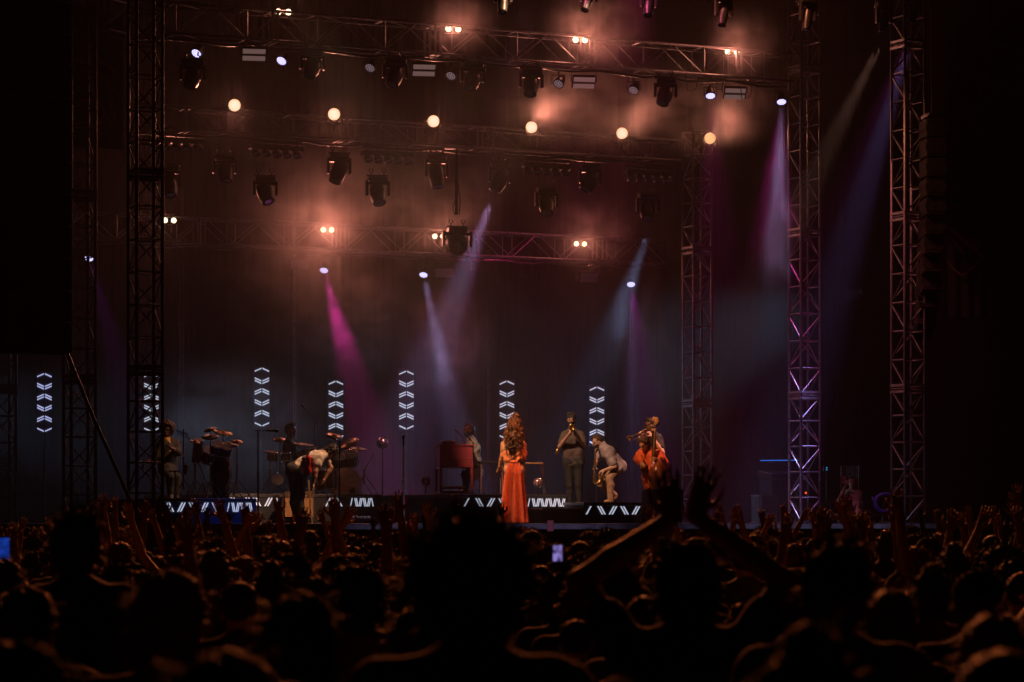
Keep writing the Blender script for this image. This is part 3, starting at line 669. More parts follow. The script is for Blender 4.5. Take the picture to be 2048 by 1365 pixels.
Bl = lambda *p: dict(zip(('hipL', 'hipR', 'shL', 'shR', 'neck', 'head', 'elL', 'elR', 'wrL', 'wrR', 'knL', 'knR', 'anL', 'anR', 'toL', 'toR'), p))
# ---- trumpeter with cap (faces us, slightly left)
Y = 52.6
o, J = pj(Y, 1146, 1020, Bl((1157, 926, 0), (1137, 926, 0), (1161, 868, 0), (1129, 868, 0), (1144, 857, .02), (1143, 840, .05), (1168, 892, .12), (1119, 894, .12), (1151, 872, .33), (1138, 869, .34), (1158, 972, .02), (1140, 972, .02), (1160, 1013, 0), (1140, 1013, 0), (1161, 1018, .14), (1138, 1018, .14)))
person(J, 'man in dark cap and brown t-shirt raising a short trumpet to his mouth', dict(skin=SK1, shirt=fab('brown_tee', (.105, .075, .066)), trousers=fab('black_jeans', (.02, .02, .022)), shoes=mat('tan_shoe', (.3, .16, .08), .5), hair=HB, cap='back', capmat=fab('cap_black', (.03, .03, .03)), sleeve=.7, beard=1, loose=.012), o, 0, .011, (-.15, -1, -.12), hands=((1.0, (.4, -.3, .2)), (1.0, (-.4, -.3, .2))), girth=.92)
def trumpet(mp, bell, label, nm='trumpet'):
    mp, bell = Vector(mp), Vector(bell); t = thing(nm, label, 'trumpet', mp); d = bell-mp; L = d.length; d.normalize(); z = Vector((0, 0, 1)); z = (z-d*z.dot(d)).normalized()
    m = MB(); m.tube([d*0, d*.012, d*.03, d*.08, d*(L*.8), d*(L*.86)-z*.02, d*(L*.86)-z*.05, d*(L*.8)-z*.07, d*(L*.25)-z*.07, d*(L*.18)-z*.05, d*(L*.18)-z*.02, d*(L*.25)-z*.0+d.cross(z)*.02, d*(L*.6)+d.cross(z)*.02], [.012, .009, .005]+[.0065]*10, 8); m.build('tubing', BRASS, t, True)
    M = Matrix.Translation(d*(L*.6)+d.cross(z)*.02) @ d.to_track_quat('Z', 'Y').to_matrix().to_4x4(); a = L*.4
    MB().lathe([(.0065, 0), (.009, a*.3), (.014, a*.6), (.024, a*.82), (.045, a*.95), (.062, a), (.058, a*.985), (.02, a*.83), (.001, a*.6)], 24, M).build('bell', BRASS, t, True)
    for k in range(3):
        c = d*(L*(.36+.07*k))-z*.035; MB().rod(c-z*.055, c+z*.05, .0095, 10).build('valve', BRASS, t, True)
    return t
trumpet(o+J['head']+Vector((-.02, -.10, -.07)), o+J['head']+Vector((.02, -.52, -.16)), 'short brass trumpet at the mouth of the man in the cap')
tb = thing('trombone', 'brass horn slung low beside the man in the cap', 'horn', o+Vector((-.28, -.10, 0)) ); MB().tube([(.05, 0, 1.18), (.0, -.02, 1.12), (-.03, -.03, 1.03)], [.01, .02, .05], 12).build('bell', BRASS, tb, True)
# ---- sax player, crouched, faces left
Y = 52.0
o, J = pj(Y, 1216, 1007, Bl((1236, 936, .08), (1240, 933, -.10), (1211, 899, .18), (1208, 897, -.16), (1203, 890, .02), (1195, 885, .04), (1229, 934, .24), (1195, 918, -.24), (1209, 941, .22), (1190, 934, -.06), (1218, 958, .14), (1202, 968, -.22), (1220, 999, .12), (1232, 990, -.45), (1211, 1004, .12), (1222, 1004, -.45)))
person(J, 'crouching man in pale striped shirt and tan trousers playing saxophone', dict(skin=SK1, shirt=fab('pale_shirt', (.36, .28, .29)), trousers=fab('tan_chino', (.40, .24, .15)), shoes=mat('tan_shoe', (.3, .16, .08), .5), hair=HBR, sleeve=.8, beard=1, loose=.02, fold=.004), o, 0, .011, (-1, -.45, -.35), hands=((.9, (-.3, .2, -.4)), (.9, (0, -1, 0))), girth=.98)
sx = thing('saxophone', 'brass saxophone played by the crouching man', 'saxophone', PX(1193, 905, Y-.12)); q = lambda x, y, d=0: PX(x, y, Y-.12-d)-PX(1193, 905, Y-.12)
MB().tube([q(1197, 896), q(1193, 897), q(1190, 903), q(1190, 915), q(1189, 935), q(1188, 958), q(1189, 964), q(1194, 968), q(1199, 966), q(1201, 958)], [.006, .010, .014, .018, .024, .032, .036, .038, .044, .052], 12).build('body_tube', BRASS, sx, True)
MB().lathe([(.05, -.02), (.062, .02), (.085, .05), (.08, .048), (.05, .01), (.001, -.02)], 20, Matrix.Translation(q(1201, 957)) @ Vector((.35, -.5, 1)).to_track_quat('Z', 'Y').to_matrix().to_4x4()).build('bell', BRASS, sx, True)
for k in range(6): MB().lathe([(.001, -.012), (.014, -.01), (.014, .004), (.001, .006)], 10, Matrix.Translation(q(1191.5-.3*k, 912+7*k, .03)) @ Matrix.Rotation(R(80), 4, 'X')).build('key', CHROME, sx)
# ---- second trumpeter with glasses, tall, faces left
Y = 52.2
o, J = pj(Y, 1303, 1046, Bl((1308, 936, .05), (1300, 936, -.12), (1316, 874, .16), (1304, 874, -.20), (1306, 867, 0), (1299, 851, .02), (1324, 906, .24), (1289, 892, -.22), (1303, 875, .28), (1286, 874, .02), (1310, 990, .06), (1300, 990, -.10), (1312, 1037, .04), (1302, 1037, -.12), (1302, 1042, .06), (1292, 1042, -.12)))
tp2 = person(J, 'tall man in glasses and black t-shirt playing a long trumpet beside the double bass', dict(skin=SK1, shirt=fab('black_tee', (.03, .026, .03)), trousers=fab('black_jeans', (.02, .02, .022)), shoes=SHOE, hair=HBR, sleeve=.6, loose=.018), o, 0, .011, (-1, -.35, -.05), hands=((1.0, (-.5, .1, .4)), (1.1, (0, -1, 0))), girth=.95)
gl = MB(); hdp = J['head']; r_, f_, u_ = frame((-1, -.35, -.05))
for s_ in (-1, 1):
    c_ = hdp+f_*.104+r_*.031*s_+u_*.006; gl.tube([c_+r_*.026*math.cos(a*.785)+u_*.018*math.sin(a*.785) for a in range(9)], .003, 5); gl.rod(c_+r_*.026*s_, hdp+r_*.082*s_+u_*.006, .003)
gl.build('glasses', BLKP, tp2)
trumpet(PX(1293, 858, Y-.12), PX(1259, 877, Y-.35), 'long brass trumpet of the tall man in glasses, bell toward the left')
# ---- bassist in orange, bent over
Y = 51.4
o, J = pj(Y, 1300, 1046, Bl((1310, 955, .05), (1300, 955, -.12), (1316, 908, .14), (1286, 904, -.12), (1296, 902, .05), (1287, 890, .16), (1328, 928, .20), (1276, 918, .05), (1312, 922, .42), (1282, 928, .34), (1310, 998, .08), (1298, 998, -.06), (1312, 1037, .03), (1300, 1037, -.12), (1306, 1042, .15), (1292, 1042, .0)))
person(J, 'curly-haired bassist in orange coat bent over the double bass', dict(skin=SK1, shirt=fab('orange_coat', (.62, .13, .045)), shirt_name='coat', coat=1, trousers=fab('black_jeans', (.02, .02, .022)), shoes=SHOE, hair=HBR, style='curly', sleeve=1.7, loose=.03, fold=.008), o, 0, .011, (-.6, -.8, -.6), hands=((.9, (0, 1, 0)), (.8, (0, 1, 0))), girth=1.0)
# ---- double bass
db = thing('double_bass', 'brown double bass leaning right in front of the orange coat', 'double bass', PX(1322, 1030, 51.05)); b0 = PX(1322, 1030, 51.05); q = lambda x, y, d=0: PX(x, y, 51.05-d)-b0
ax = (q(1312, 842)-q(1318, 985)).normalized(); rt = Vector((cP, sP, 0)).cross(ax).cross(ax)*-1; rt = (Vector((.5, .87, 0))-ax*ax.dot(Vector((.5, .87, 0)))).normalized(); nm = rt.cross(ax)
prof = [(0, .05), (.03, .20), (.10, .31), (.22, .34), (.34, .31), (.44, .235), (.52, .20), (.60, .205), (.70, .245), (.82, .255), (.93, .21), (1.02, .12), (1.08, .04)]
bo = q(1324, 1036); V = []; nn = len(prof)
for (h, w_) in prof:
    for sgn, d in ((-1, -.09), (1, -.09), (1, .09), (-1, .09)): V.append(bo+ax*h+rt*sgn*w_*.92+nm*d)
    for d in (-.125, .125): V.append(bo+ax*h+nm*d*min(1, w_*4))
order = [0, 4, 1, 2, 5, 3]; fs = []
for i in range(nn-1):
    for k in range(6): a, b = order[k], order[(k+1) % 6]; fs.append((i*6+a, i*6+b, (i+1)*6+b, (i+1)*6+a))
fs += [tuple(order[::-1]), tuple((nn-1)*6+k for k in order)]
mb = MB(); mb.add(V, fs); mb.build('body', mat('bass_varnish', (.16, .05, .022), .3, 0, 8, .35, coat=.3), db, True)
neck = MB(); neck.tube([bo+ax*.62-nm*.16, bo+ax*1.05-nm*.135, q(1306, 862)], [.03, .026, .02], 8); neck.build('fingerboard', BLKP, db)
MB().tube([bo+ax*1.02-nm*.12, q(1309, 864, -.02), q(1311, 852)], [.035, .03, .032], 8).build('neck', mat('maple', (.42, .26, .14), .35), db, True)
sc_ = MB(); sc_.tube([q(1311, 852), q(1314, 844), q(1312, 838), q(1308, 838), q(1307, 842), q(1310, 845)], [.045, .05, .045, .04, .03, .02], 8); sc_.build('scroll', mat('maple', (.42, .26, .14), .35), db, True)
for k in range(4): MB().rod(q(1309, 852+3*(k//2))+Vector((0, -.03, 0)), q(1317 if k % 2 else 1303, 851+3*(k//2)), .009).build('tuning_peg', CHROME, db)
MB().rod(bo, q(1322, 1032), .008).build('endpin', CHROME, db); MB().box(bo+ax*.50-nm*.15, (.13, .02, .12)).build('bridge', mat('maple', (.42, .26, .14), .35), db)
for k in range(4): MB().rod(bo+ax*.2-nm*.14+rt*(.02*k-.03), q(1309+k*.5, 858)-nm*.03, .003, 4).build('string', CHROME, db)
# ---- guitarist bent forward
Y = 48.1
o, J = pj(Y, 592, 1046, Bl((588, 940, .10), (592, 938, -.12), (641, 914, .16), (644, 911, -.18), (652, 910, 0), (662, 905, 0), (633, 944, .24), (660, 935, -.22), (629, 968, .22), (648, 958, -.18), (590, 992, .10), (600, 990, -.14), (593, 1036, .08), (603, 1036, -.14), (604, 1042, .14), (614, 1042, -.10)))
gt = person(J, 'guitarist in white speckled shirt and black trousers bent far forward over an amplifier', dict(skin=SK2, shirt=mat('speckled_shirt', (.50, .44, .38), .85, 0, 90, .5), trousers=fab('black_jeans', (.02, .02, .022)), shoes=SHOE, hair=HB, style='curly', sleeve=.5, loose=.022, fold=.006, drop=1), o, 0, .011, (.55, -.2, -.85), (.8, 0, .6), hands=((.35, (1, 0, 0)), (.6, (-1, 0, 0))), girth=1.05)
MB().tube([o*0+PX(617, 903, Y-.2)-o, PX(614, 915, Y-.22)-o, PX(612, 930, Y-.2)-o], .022, 6).build('guitar_strap', BLK, gt)
gu = thing('electric_guitar', 'red electric guitar hanging under the bent guitarist', 'guitar', PX(614, 930, Y-.25)); g0 = PX(614, 930, Y-.25); q = lambda x, y, d=0: PX(x, y, Y-.25-d)-g0
mb = MB(); V = []; out = [(0, .16), (.05, .19), (.12, .18), (.18, .13), (.22, .12), (.28, .15), (.34, .16), (.40, .13), (.42, .05)]
a_ = (q(619, 990)-q(613, 915)).normalized(); r2 = (Vector((.5, -.85, 0))-a_*a_.dot(Vector((.5, -.85, 0)))).normalized(); n2 = a_.cross(r2)
for h, w_ in [(a*.8, b*.72) for a, b in out]:
    for s1, s2 in ((-1, -1), (1, -1), (1, 1), (-1, 1)): V.append(q(613, 912)+a_*h+r2*w_*s1*.9+n2*.022*s2)
fs = [(i*4+k, i*4+(k+1) % 4, (i+1)*4+(k+1) % 4, (i+1)*4+k) for i in range(8) for k in range(4)]+[(3, 2, 1, 0), (32, 33, 34, 35)]
mb.add(V, fs); mb.build('body', mat('red_lacquer', (.34, .012, .012), .2, 0, coat=1), gu, True)
MB().box(q(613, 912)+a_*.72, (.05, .025, .62), a_.to_track_quat('Z', 'Y').to_matrix(), .005).build('neck', mat('maple', (.42, .26, .14), .35), gu)
MB().box(q(613, 912)+a_*1.08, (.08, .02, .16), a_.to_track_quat('Z', 'Y').to_matrix(), .005).build('headstock', mat('maple', (.42, .26, .14), .35), gu)
MB().box(q(613, 912)+a_*.16-n2*.03+r2*.02, (.05, .012, .2), a_.to_track_quat('Z', 'Y').to_matrix()).build('pickguard', CHROME, gu)
# ---- drummer
Y = 51.0
o, J = pj(Y, 582, 989, Bl((586, 945, .12), (586, 945, -.12), (577, 884, .19), (583, 884, -.2), (580, 879, 0), (582, 861, 0), (592, 915, .3), (600, 912, -.25), (608, 905, .3), (617, 901, -.2), (610, 944, .2), (610, 944, -.2), (608, 978, .2), (608, 978, -.2), (618, 985, .2), (618, 985, -.2)))
person(J, 'bearded drummer with short hair and dark green shirt sitting behind the drum kit', dict(skin=SK1, shirt=fab('green_shirt', (.05, .055, .042)), trousers=fab('black_jeans', (.02, .02, .022)), shoes=SHOE, hair=HB, style='short', sleeve=1.0, beard=1), o, 0, .012, (1, -.25, -.05), hands=((1.1, (0, 0, -1)), (1.1, (0, 0, -1))))
for i, (a, b) in enumerate((((606, 905, .3), (583, 868, .15)), ((617, 901, -.2), (636, 893, -.3)))):
    tag(MB().rod(PX(a[0], a[1], Y-a[2]), PX(b[0], b[1], Y-b[2]), .009, 6).build('drumstick', mat('maple', (.42, .26, .14), .35)), ['pale drumstick rising in front of the drummer face', 'pale drumstick over the big dark cymbal'][i], 'drumstick')
# ---- left player, afro, in yellow top
Y = 47.5
o, J = pj(Y, 338, 1003, Bl((333, 938, .1), (337, 938, -.12), (326, 885, .14), (347, 884, -.12), (336, 879, 0), (335, 861, .04), (316, 910, .2), (357, 905, .1), (300, 925, .32), (346, 897, .35), (345, 955, .3), (352, 955, -.1), (345, 990, .25), (352, 992, -.1), (347, 998, .36), (356, 998, .05)))
afp = person(J, 'player with big curly afro and yellow scarf at the percussion left of the band', dict(skin=SK3, shirt=fab('dark_top', (.04, .03, .03)), trousers=fab('black_jeans', (.02, .02, .022)), shoes=SHOE, hair=mat('hair_auburn', (.10, .05, .03), .5, 0, 60, .4, .5, 150), style='afro', sleeve=1.3, loose=.02), o, 0, .012, (-.1, -1, -.05), hands=((.6, (0, 0, -1)), (1.0, (0, 1, 0))), hs=1.0)
mb = MB(); a_, b_ = J['neck'], J['hipL'].lerp(J['hipR'], .4); V = []
for i in range(9):
    t = i/8; c_ = a_.lerp(b_, t)+Vector((.0-.05*t, -.135-.03*math.sin(t*3), .03)); w_ = .05+.05*math.sin(t*3.1); V += [c_+Vector((-w_, .01*math.sin(i*2), 0)), c_+Vector((0, -.025, 0)), c_+Vector((w_, .01*math.sin(i*3), 0)), c_+Vector((0, .03, 0))]
mb.add(V, [(i*4+k, i*4+(k+1) % 4, i*4+4+(k+1) % 4, i*4+4+k) for i in range(8) for k in range(4)]+[(3, 2, 1, 0), (32, 33, 34, 35)]); mb.build('scarf', mat('yellow_scarf', (.55, .30, .05), .8, 0, 40, .5), afp, True)
# ---- keyboard player
Y = 52.5
o, J = pj(Y, 944, 989, Bl((951, 945, .1), (951, 945, -.1), (945, 885, .19), (941, 885, -.19), (942, 880, 0), (938, 862, 0), (938, 912, .22), (931, 910, -.22), (925, 897, .15), (920, 899, -.15), (930, 950, .1), (930, 950, -.1), (933, 979, .1), (933, 979, -.1), (924, 985, .1), (924, 985, -.1)))
kp = person(J, 'keyboard player in white shirt with dark waistcoat singing into a microphone', dict(skin=SK3, shirt=fab('white_shirt', (.62, .56, .50)), trousers=fab('black_jeans', (.02, .02, .022)), shoes=SHOE, hair=HB, style='short', sleeve=1.2, loose=.022, beard=1, fold=.005), o, 0, .012, (-1, -.3, .05), hands=((.6, (0, 0, -1)), (.6, (0, 0, -1))), girth=1.05)
MB().tube([J['shL']+Vector((-.04, -.05, .06)), J['shL'].lerp(J['hipL'], .4)+Vector((-.04, -.13, 0)), J['hipL']+Vector((0, -.14, .05))], .02, 6).build('brace_strap', BLK, kp)
# ---- stage hand at the right
Y = 56.5
o, J = pj(Y, 1702, 1060, Bl((1710, 1018, .1), (1696, 1018, .1), (1716, 986, 0), (1690, 986, 0), (1703, 982, .02), (1704, 966, .05), (1718, 1003, .05), (1676, 1003, .1), (1712, 1016, .3), (1688, 972, .3), (1714, 1030, .4), (1692, 1030, .4), (1714, 1052, .35), (1692, 1052, .35), (1714, 1057, .5), (1692, 1057, .5)))
person(J, 'stage hand in white tank top sitting at the stage side holding a phone up', dict(skin=SK1, shirt=fab('white_tank', (.55, .48, .46)), trousers=fab('grey_jeans', (.06, .06, .07)), shoes=SHOE, hair=HB, sleeve=.08), o, 0, .013, (-.1, -1, 0), hands=((.6, None), (.8, (0, -1, 0))))
ph = thing('mobile_phone', 'phone held up by the stage hand in the white tank top', 'phone', PX(1688, 960, Y-.34)); MB().box((0, 0, 0), (.08, .012, .16), bev=.004).build('case', mat('pink_case', (.5, .2, .2), .4), ph); MB().ball((.02, -.008, .06), .009, 8).build('camera_lens', GLASS, ph)
# ------------------------------------------------------------ risers with light strips
def strokes(mb, o, ux, uz, n, x, dirn, cnt, hgt, lean, th):
    """slanted light bars on a face: o origin, ux along, uz up, n outward; '/' dirn=1, '\\' dirn=-1"""
    for k in range(cnt):
        x0 = x+k*th*2.1
        b0, b1 = (x0, x0+lean) if dirn > 0 else (x0+lean, x0)
        P = [o+ux*b0, o+ux*(b0+th), o+ux*(b1+th)+uz*hgt, o+ux*b1+uz*hgt]; mb.add([p+n*.004 for p in P]+[p+n*.016 for p in P], [(0, 3, 2, 1), (4, 5, 6, 7), (0, 1, 5, 4), (1, 2, 6, 5), (2, 3, 7, 6), (3, 0, 4, 7)])
UX = Vector((cP, sP, 0)); UZ = Vector((0, 0, 1)); UN = Vector((sP, -cP, 0))
RB = mat('riser_skirt', (.014, .018, .03), .7, 0, 4, .3)
def riser(x0, x1, v, h, dep, label, marks, m=RB):
    u0, u1 = uof(x0, v), uof(x1, v); t = thing('stage_riser', label, 'riser', S(u0, v, 0), (0, 0, PHI), 'risers on the stage'); L = u1-u0
    MB().box((L/2, dep/2, h/2-.03), (L, dep, h-.06)).build('skirt', m, t); MB().box((L/2, dep/2, h-.03), (L+.02, dep+.02, .058), bev=.008).build('top', DECKM, t)
    for (xa, s_, dense) in marks:
        mb = MB(); k = 0; px = xa
        for ch, c in s_:
            sc_ = (uof(px+10, v)-uof(px, v))/10
            strokes(mb, Vector((uof(px, v)-u0, 0, h-.06-.155)), Vector((1, 0, 0)), UZ, Vector((0, -1, 0)), 0, 1 if ch == '/' else -1, c, .145, (3.2 if dense else 9)*sc_, (1.5 if dense else 2.6)*sc_)
            px += dense if dense else 23
        mb.build('light_strip', LEDW, t)
    return t
D_ = lambda n, c=2: [('\\' if k % 2 else '/', c) for k in range(n)]
riser(325, 512, .95, .40, 3.6, 'blue skirted riser left of the band with slanted white light bars', [(331, [('\\', 2), ('/', 2), ('\\', 2), ('/', 2), ('\\', 1)], 0), (454, [('/', 1)]+D_(6)[1:], 8.6)], mat('blue_skirt', (.03, .06, .14), .6, 0, 4, .3))
riser(438, 762, 4.65, .51, 4.0, 'dark drum riser with white light bars behind the bent guitarist', [(440, D_(4), 8), (482, [('/', 2), ('\\', 2), ('/', 2), ('\\', 1)], 0), (650, [('/', 2), ('\\', 1)], 0), (700, [('/', 1), ('\\', 2), ('/', 2), ('\\', 2), ('/', 2), ('\\', 1)], 8.4)])
riser(868, 1136, 4.0, .51, 4.2, 'dark keyboard riser with white light bars behind the singer', [(927, [('/', 1), ('\\', 2), ('/', 2), ('\\', 2)], 0), (1055, [('/', 1)]+D_(9)[1:], 8.4)])
riser(1085, 1166, 3.2, .26, .7, 'low dark riser step under the man in the cap', [])
riser(1110, 1167, 3.98, .26, 2.6, 'low dark riser carrying the man in the cap', [])
riser(1168, 1282, 3.2, .37, 2.6, 'dark riser under the crouching saxophonist with five pairs of light bars', [(1171, [('/', 1), ('\\', 2), ('/', 2), ('\\', 2), ('/', 2)], 0)])
riser(1012, 1052, 3.2, .04, .6, 'flat black pad on the floor behind the singer trousers', [])
# ------------------------------------------------------------ LED columns
def led_column(x, y0, v, label):
    p = onv(x, y0+58, v); s = p.y/F*1.0; t = thing('led_column', label, 'LED column', (p.x, p.y, DECK), (0, 0, PHI*.25+math.atan(-p.x/p.y)), 'LED columns with chevron lights')
    zc_ = p.z-DECK; W = 14.3*s
    fr_ = MB()
    for q in (-1, 1): fr_.box((q*(W+.012), .03, zc_), (.016, .03, 124*s))
    fr_.box((0, .05, zc_), (2*W, .012, 122*s)); fr_.build('panel', mat('led_panel', (.045, .04, .055), .45, .2), t)
    MB().rod((0, .06, .012), (0, .06, zc_), .022, 8).build('stand', BLK, t); MB().box((0, .06, .012), (.5, .5, .02), bev=.005).build('base', BLK, t)
    for r_ in range(6):
        d = (1, -1)[r_ % 2]; cnt = 1 if r_ in (0, 5) else 2; zz = zc_+(54-21.8*r_)*s
        for q in (-1, 1):
            mb = MB()
            for k in range(cnt):
                dz = (k-(cnt-1)/2)*4.9*s; a, b = 1.3*s, W; z0, z1 = (zz+2.9*s*d, zz-2.9*s*d)
                P = [(q*a, .0, z0+dz-1.35*s), (q*b, .0, z1+dz-1.35*s), (q*b, .0, z1+dz+1.35*s), (q*a, .0, z0+dz+1.35*s)]
                if q < 0: P = P[::-1]
                mb.add(P+[(p_[0], .03, p_[2]) for p_ in P], [(0, 1, 2, 3), (0, 4, 5, 1), (1, 5, 6, 2), (2, 6, 7, 3), (3, 7, 4, 0)])
            mb.build('light_strip', LEDB if x == 89 else LEDW, t)
LEDB = mat('led_blue_white', (.7, .7, .9), .4, emit=(.48, .52, .86), es=.8)
for x, y0, v, l in [(89, 747, 10, 'leftmost LED column, bluish, left of the two left towers'), (303, 747, 9, 'LED column seen through the dark near tower'), (524, 736, 11, 'LED column above the boom microphone stand'), (672, 762, 10.5, 'LED column above the drum kit'),
                (813, 742, 11, 'LED column above the pale straight microphone stand'), (1014, 762, 10.5, 'LED column partly hidden by the singer hair'), (1194, 774, 10, 'rightmost LED column, above the saxophonist')]: led_column(x, y0, v, l)
# ------------------------------------------------------------ microphone stands
def mic_stand(x, y0, y1, Y, label, boom=None, m=BLK, r=.011, tripod=True):
    b = PX(x, y1, Y); t = thing('microphone_stand', label, 'microphone stand', b); H = (y1-y0)/F*Y
    p = MB(); p.rod((0, 0, .02), (0, 0, H*.55), r*1.35, 8); p.rod((0, 0, H*.55), (0, 0, H), r, 8); p.ball((0, 0, H*.55), r*2.2, 8); p.build('pole', m, t)
    if tripod:
        for k in range(3):
            a = 2.094*k+.5; MB().rod((0, 0, .12), (.26*math.cos(a), .26*math.sin(a), .012), .009, 6).build('leg', m, t)
    else: MB().lathe([(.14, 0), (.14, .012), (.03, .03)], 24).build('base', m, t, True)
    top = Vector((0, 0, H))
    if boom:
        e = top+Vector((boom[0], boom[1], boom[2])); MB().rod(top-(e-top)*.35, e, .008, 6).build('boom_arm', m, t); top = e; dv = (e-Vector((0, 0, H))).normalized()
    else: dv = Vector((0, -.3, 1)).normalized()
    M = Matrix.Translation(top) @ dv.to_track_quat('Z', 'Y').to_matrix().to_4x4()
    mm = MB().lathe([(.012, -.02), (.016, .1), (.027, .125), (.03, .15), (.022, .178), (.002, .186)], 14, M).build('microphone', BLKP, t, True)
    return t
def feet(Y): return HZ+(EYE-DECK)*F/Y
CRM = mat('cream_metal', (.75, .58, .50), .5, 0)
mic_stand(807, 892, feet(47.6), 47.6, 'tall pale straight microphone stand standing alone left of the organ', None, CRM, .016, False)
mic_stand(516, 862, feet(46.8), 46.8, 'black boom microphone stand with level arm left of the drummer', (.16, -.02, 0))
mic_stand(630, 842, 990, 51.8, 'black overhead microphone stand rising behind the drum kit', (-.14, 0, .17))
mic_stand(679, 884, feet(47.2), 47.2, 'black microphone stand in front of the bass drum', (-.06, -.05, .03))
mic_stand(946, 886, 990, 51.6, 'small black microphone stand in front of the keyboard player waist', (-.05, -.03, .06))
mic_stand(926, 874, 990, 52.6, 'microphone stand with brass coloured microphone at the keyboard player mouth', (-.02, 0, .02), mat('brown_mic', (.3, .2, .12), .4))
# ------------------------------------------------------------ drum kit
KY = 50.7
def drum(c, ax_, r, L, label, m, name='drum', head=None, group='drums of the drum kit', rods=8):
    t = thing(name, label, 'drum', c, None, group); M = Vector(ax_).to_track_quat('Z', 'Y').to_matrix().to_4x4()
    MB().lathe([(r*.98, -L/2), (r, -L/2+.004), (r, L/2-.004), (r*.98, L/2)], 32, M).build('shell', m, t, True)
    for s_ in (-1, 1):
        MB().lathe([(r*1.0, s_*L/2-.014), (r*1.035, s_*L/2-.014), (r*1.035, s_*L/2+.012), (r*1.0, s_*L/2+.012)], 32, M).build('hoop', CHROME, t, True)
    hd = MB().lathe([(.001, L/2+.004), (r*.99, L/2+.004), (r*.99, L/2), (.001, L/2)], 32, M).build('drumhead', head or mat('drumhead', (.16, .13, .12), .5), t)
    lg = MB()
    for k in range(rods):
        a = 6.283*k/rods; p = M @ Vector((r*1.03*math.cos(a), r*1.03*math.sin(a), -L/2)); q = M @ Vector((r*1.03*math.cos(a), r*1.03*math.sin(a), L/2)); lg.rod(p, q, .006, 5); lg.ball((p+q)/2, .014, 6)
    lg.build('lugs', CHROME, t); return t
SH = mat('drum_shell_wine', (.11, .02, .022), .2, 0, coat=.6)
bc = PX(691, 966, KY-.1)
fdir = Vector((.02, -1, 0)); bd = drum(bc, fdir, .262, .36, 'bass drum with grey head and orange lettering facing us', SH, 'bass_drum', mat('grey_head', (.18, .15, .155), .5), rods=8)
def text(s_, loc_, size, m, parent, rx=90, rz=0, ext=.003, name='lettering', shear=0):
    c = bpy.data.curves.new(name, 'FONT'); c.body = s_; c.size = size; c.extrude = ext; c.align_x = 'CENTER'; c.align_y = 'CENTER'; c.offset = .002*size/.1*.3
    tmp = bpy.data.objects.new('tmp', c); C.objects.link(tmp); bpy.context.view_layer.update()
    me = bpy.data.meshes.new_from_object(tmp.evaluated_get(bpy.context.evaluated_depsgraph_get())); me.materials.clear(); me.materials.append(m); bpy.data.objects.remove(tmp)
    o = bpy.data.objects.new(name, me); C.objects.link(o); o.location = loc_; o.rotation_euler = (R(rx), shear, rz); o.parent = parent
    return o
OR = mat('orange_print', (.75, .26, .06), .6)
fy = -.192
for s_, x_, z_, sz in (('IVE', .055, .11, .085), ('I', -.03, .06, .09), ('&', -.02, -.005, .08), ('KING', .02, -.10, .085)): text(s_, (x_, fy-.001, z_), sz, OR, bd)
MB().lathe([(.001, 0), (.055, 0), (.055, .003), (.001, .003)], 24, Matrix.Translation((.13, fy, -.14)) @ Matrix.Rotation(R(90), 4, 'X')).build('port_hole', BLKP, bd)
for q in (-1, 1): MB().rod((q*.2, -.1, -.12), (q*.30, -.16, -.255), .01).build('spur_leg', CHROME, bd)
drum(PX(672, 922, KY), (.2, -.5, 1), .16, .2, 'rack tom nearest the bent guitarist head', SH)
drum(PX(700, 918, KY+.1), (-.1, -.6, 1), .15, .19, 'rack tom over the bass drum', SH)
drum(PX(652, 958, KY-.4), (0, -.1, 1), .19, .34, 'floor tom behind the guitarist hanging hand', SH)
drum(PX(545, 913, KY-.2), (.1, -.2, 1), .095, .13, 'left one of two small drums on a chrome stand', SH)
drum(PX(572, 913, KY-.2), (-.1, -.2, 1), .095, .13, 'small drum beside the drummer elbow', SH)
drum(PX(555, 960, KY-.3), (.2, -1, .1), .10, .16, 'small upright drum low on the chrome stand', mat('drum_shell_grey', (.16, .14, .15), .3))
CYM = mat('cymbal_bronze', (.16, .085, .035), .28, 1, 0)
CYMD = mat('cymbal_dark', (.03, .022, .018), .4, .6)
def stand_thing(x, y0, y1, Y, nm, label, cat, grp, top=None, m=CHROME, xt=None):
    b = PX(x, y1, Y); t = thing(nm, label, cat, b, None, grp); H = (y1-y0)/F*Y; xt = xt if xt is not None else 0
    p = MB(); p.rod((0, 0, .18), (0, 0, H*.6), .013, 8); p.rod((0, 0, H*.6), (xt, 0, H), .009, 8); p.ball((0, 0, H*.6), .024, 8); p.ball((0, 0, .34), .022, 8); p.build('pole', m, t)
    for k in range(3):
        a = 2.094*k+.3; MB().tube([(0, 0, .36), (.13*math.cos(a), .13*math.sin(a), .2), (.26*math.cos(a), .26*math.sin(a), .01)], .008, 6).build('leg', m, t)
    if top:
        r, tilt, mm = top; M = Matrix.Translation((xt, 0, H)) @ Vector(tilt).to_track_quat('Z', 'Y').to_matrix().to_4x4()
        MB().lathe([(.001, .028), (.02, .026), (.035, .012), (r*.6, .006), (r, 0), (r, -.003), (r*.6, .002), (.001, .02)], 36, M).build('cymbal', mm, t, True)
    return t
CG = 'cymbals on chrome stands'
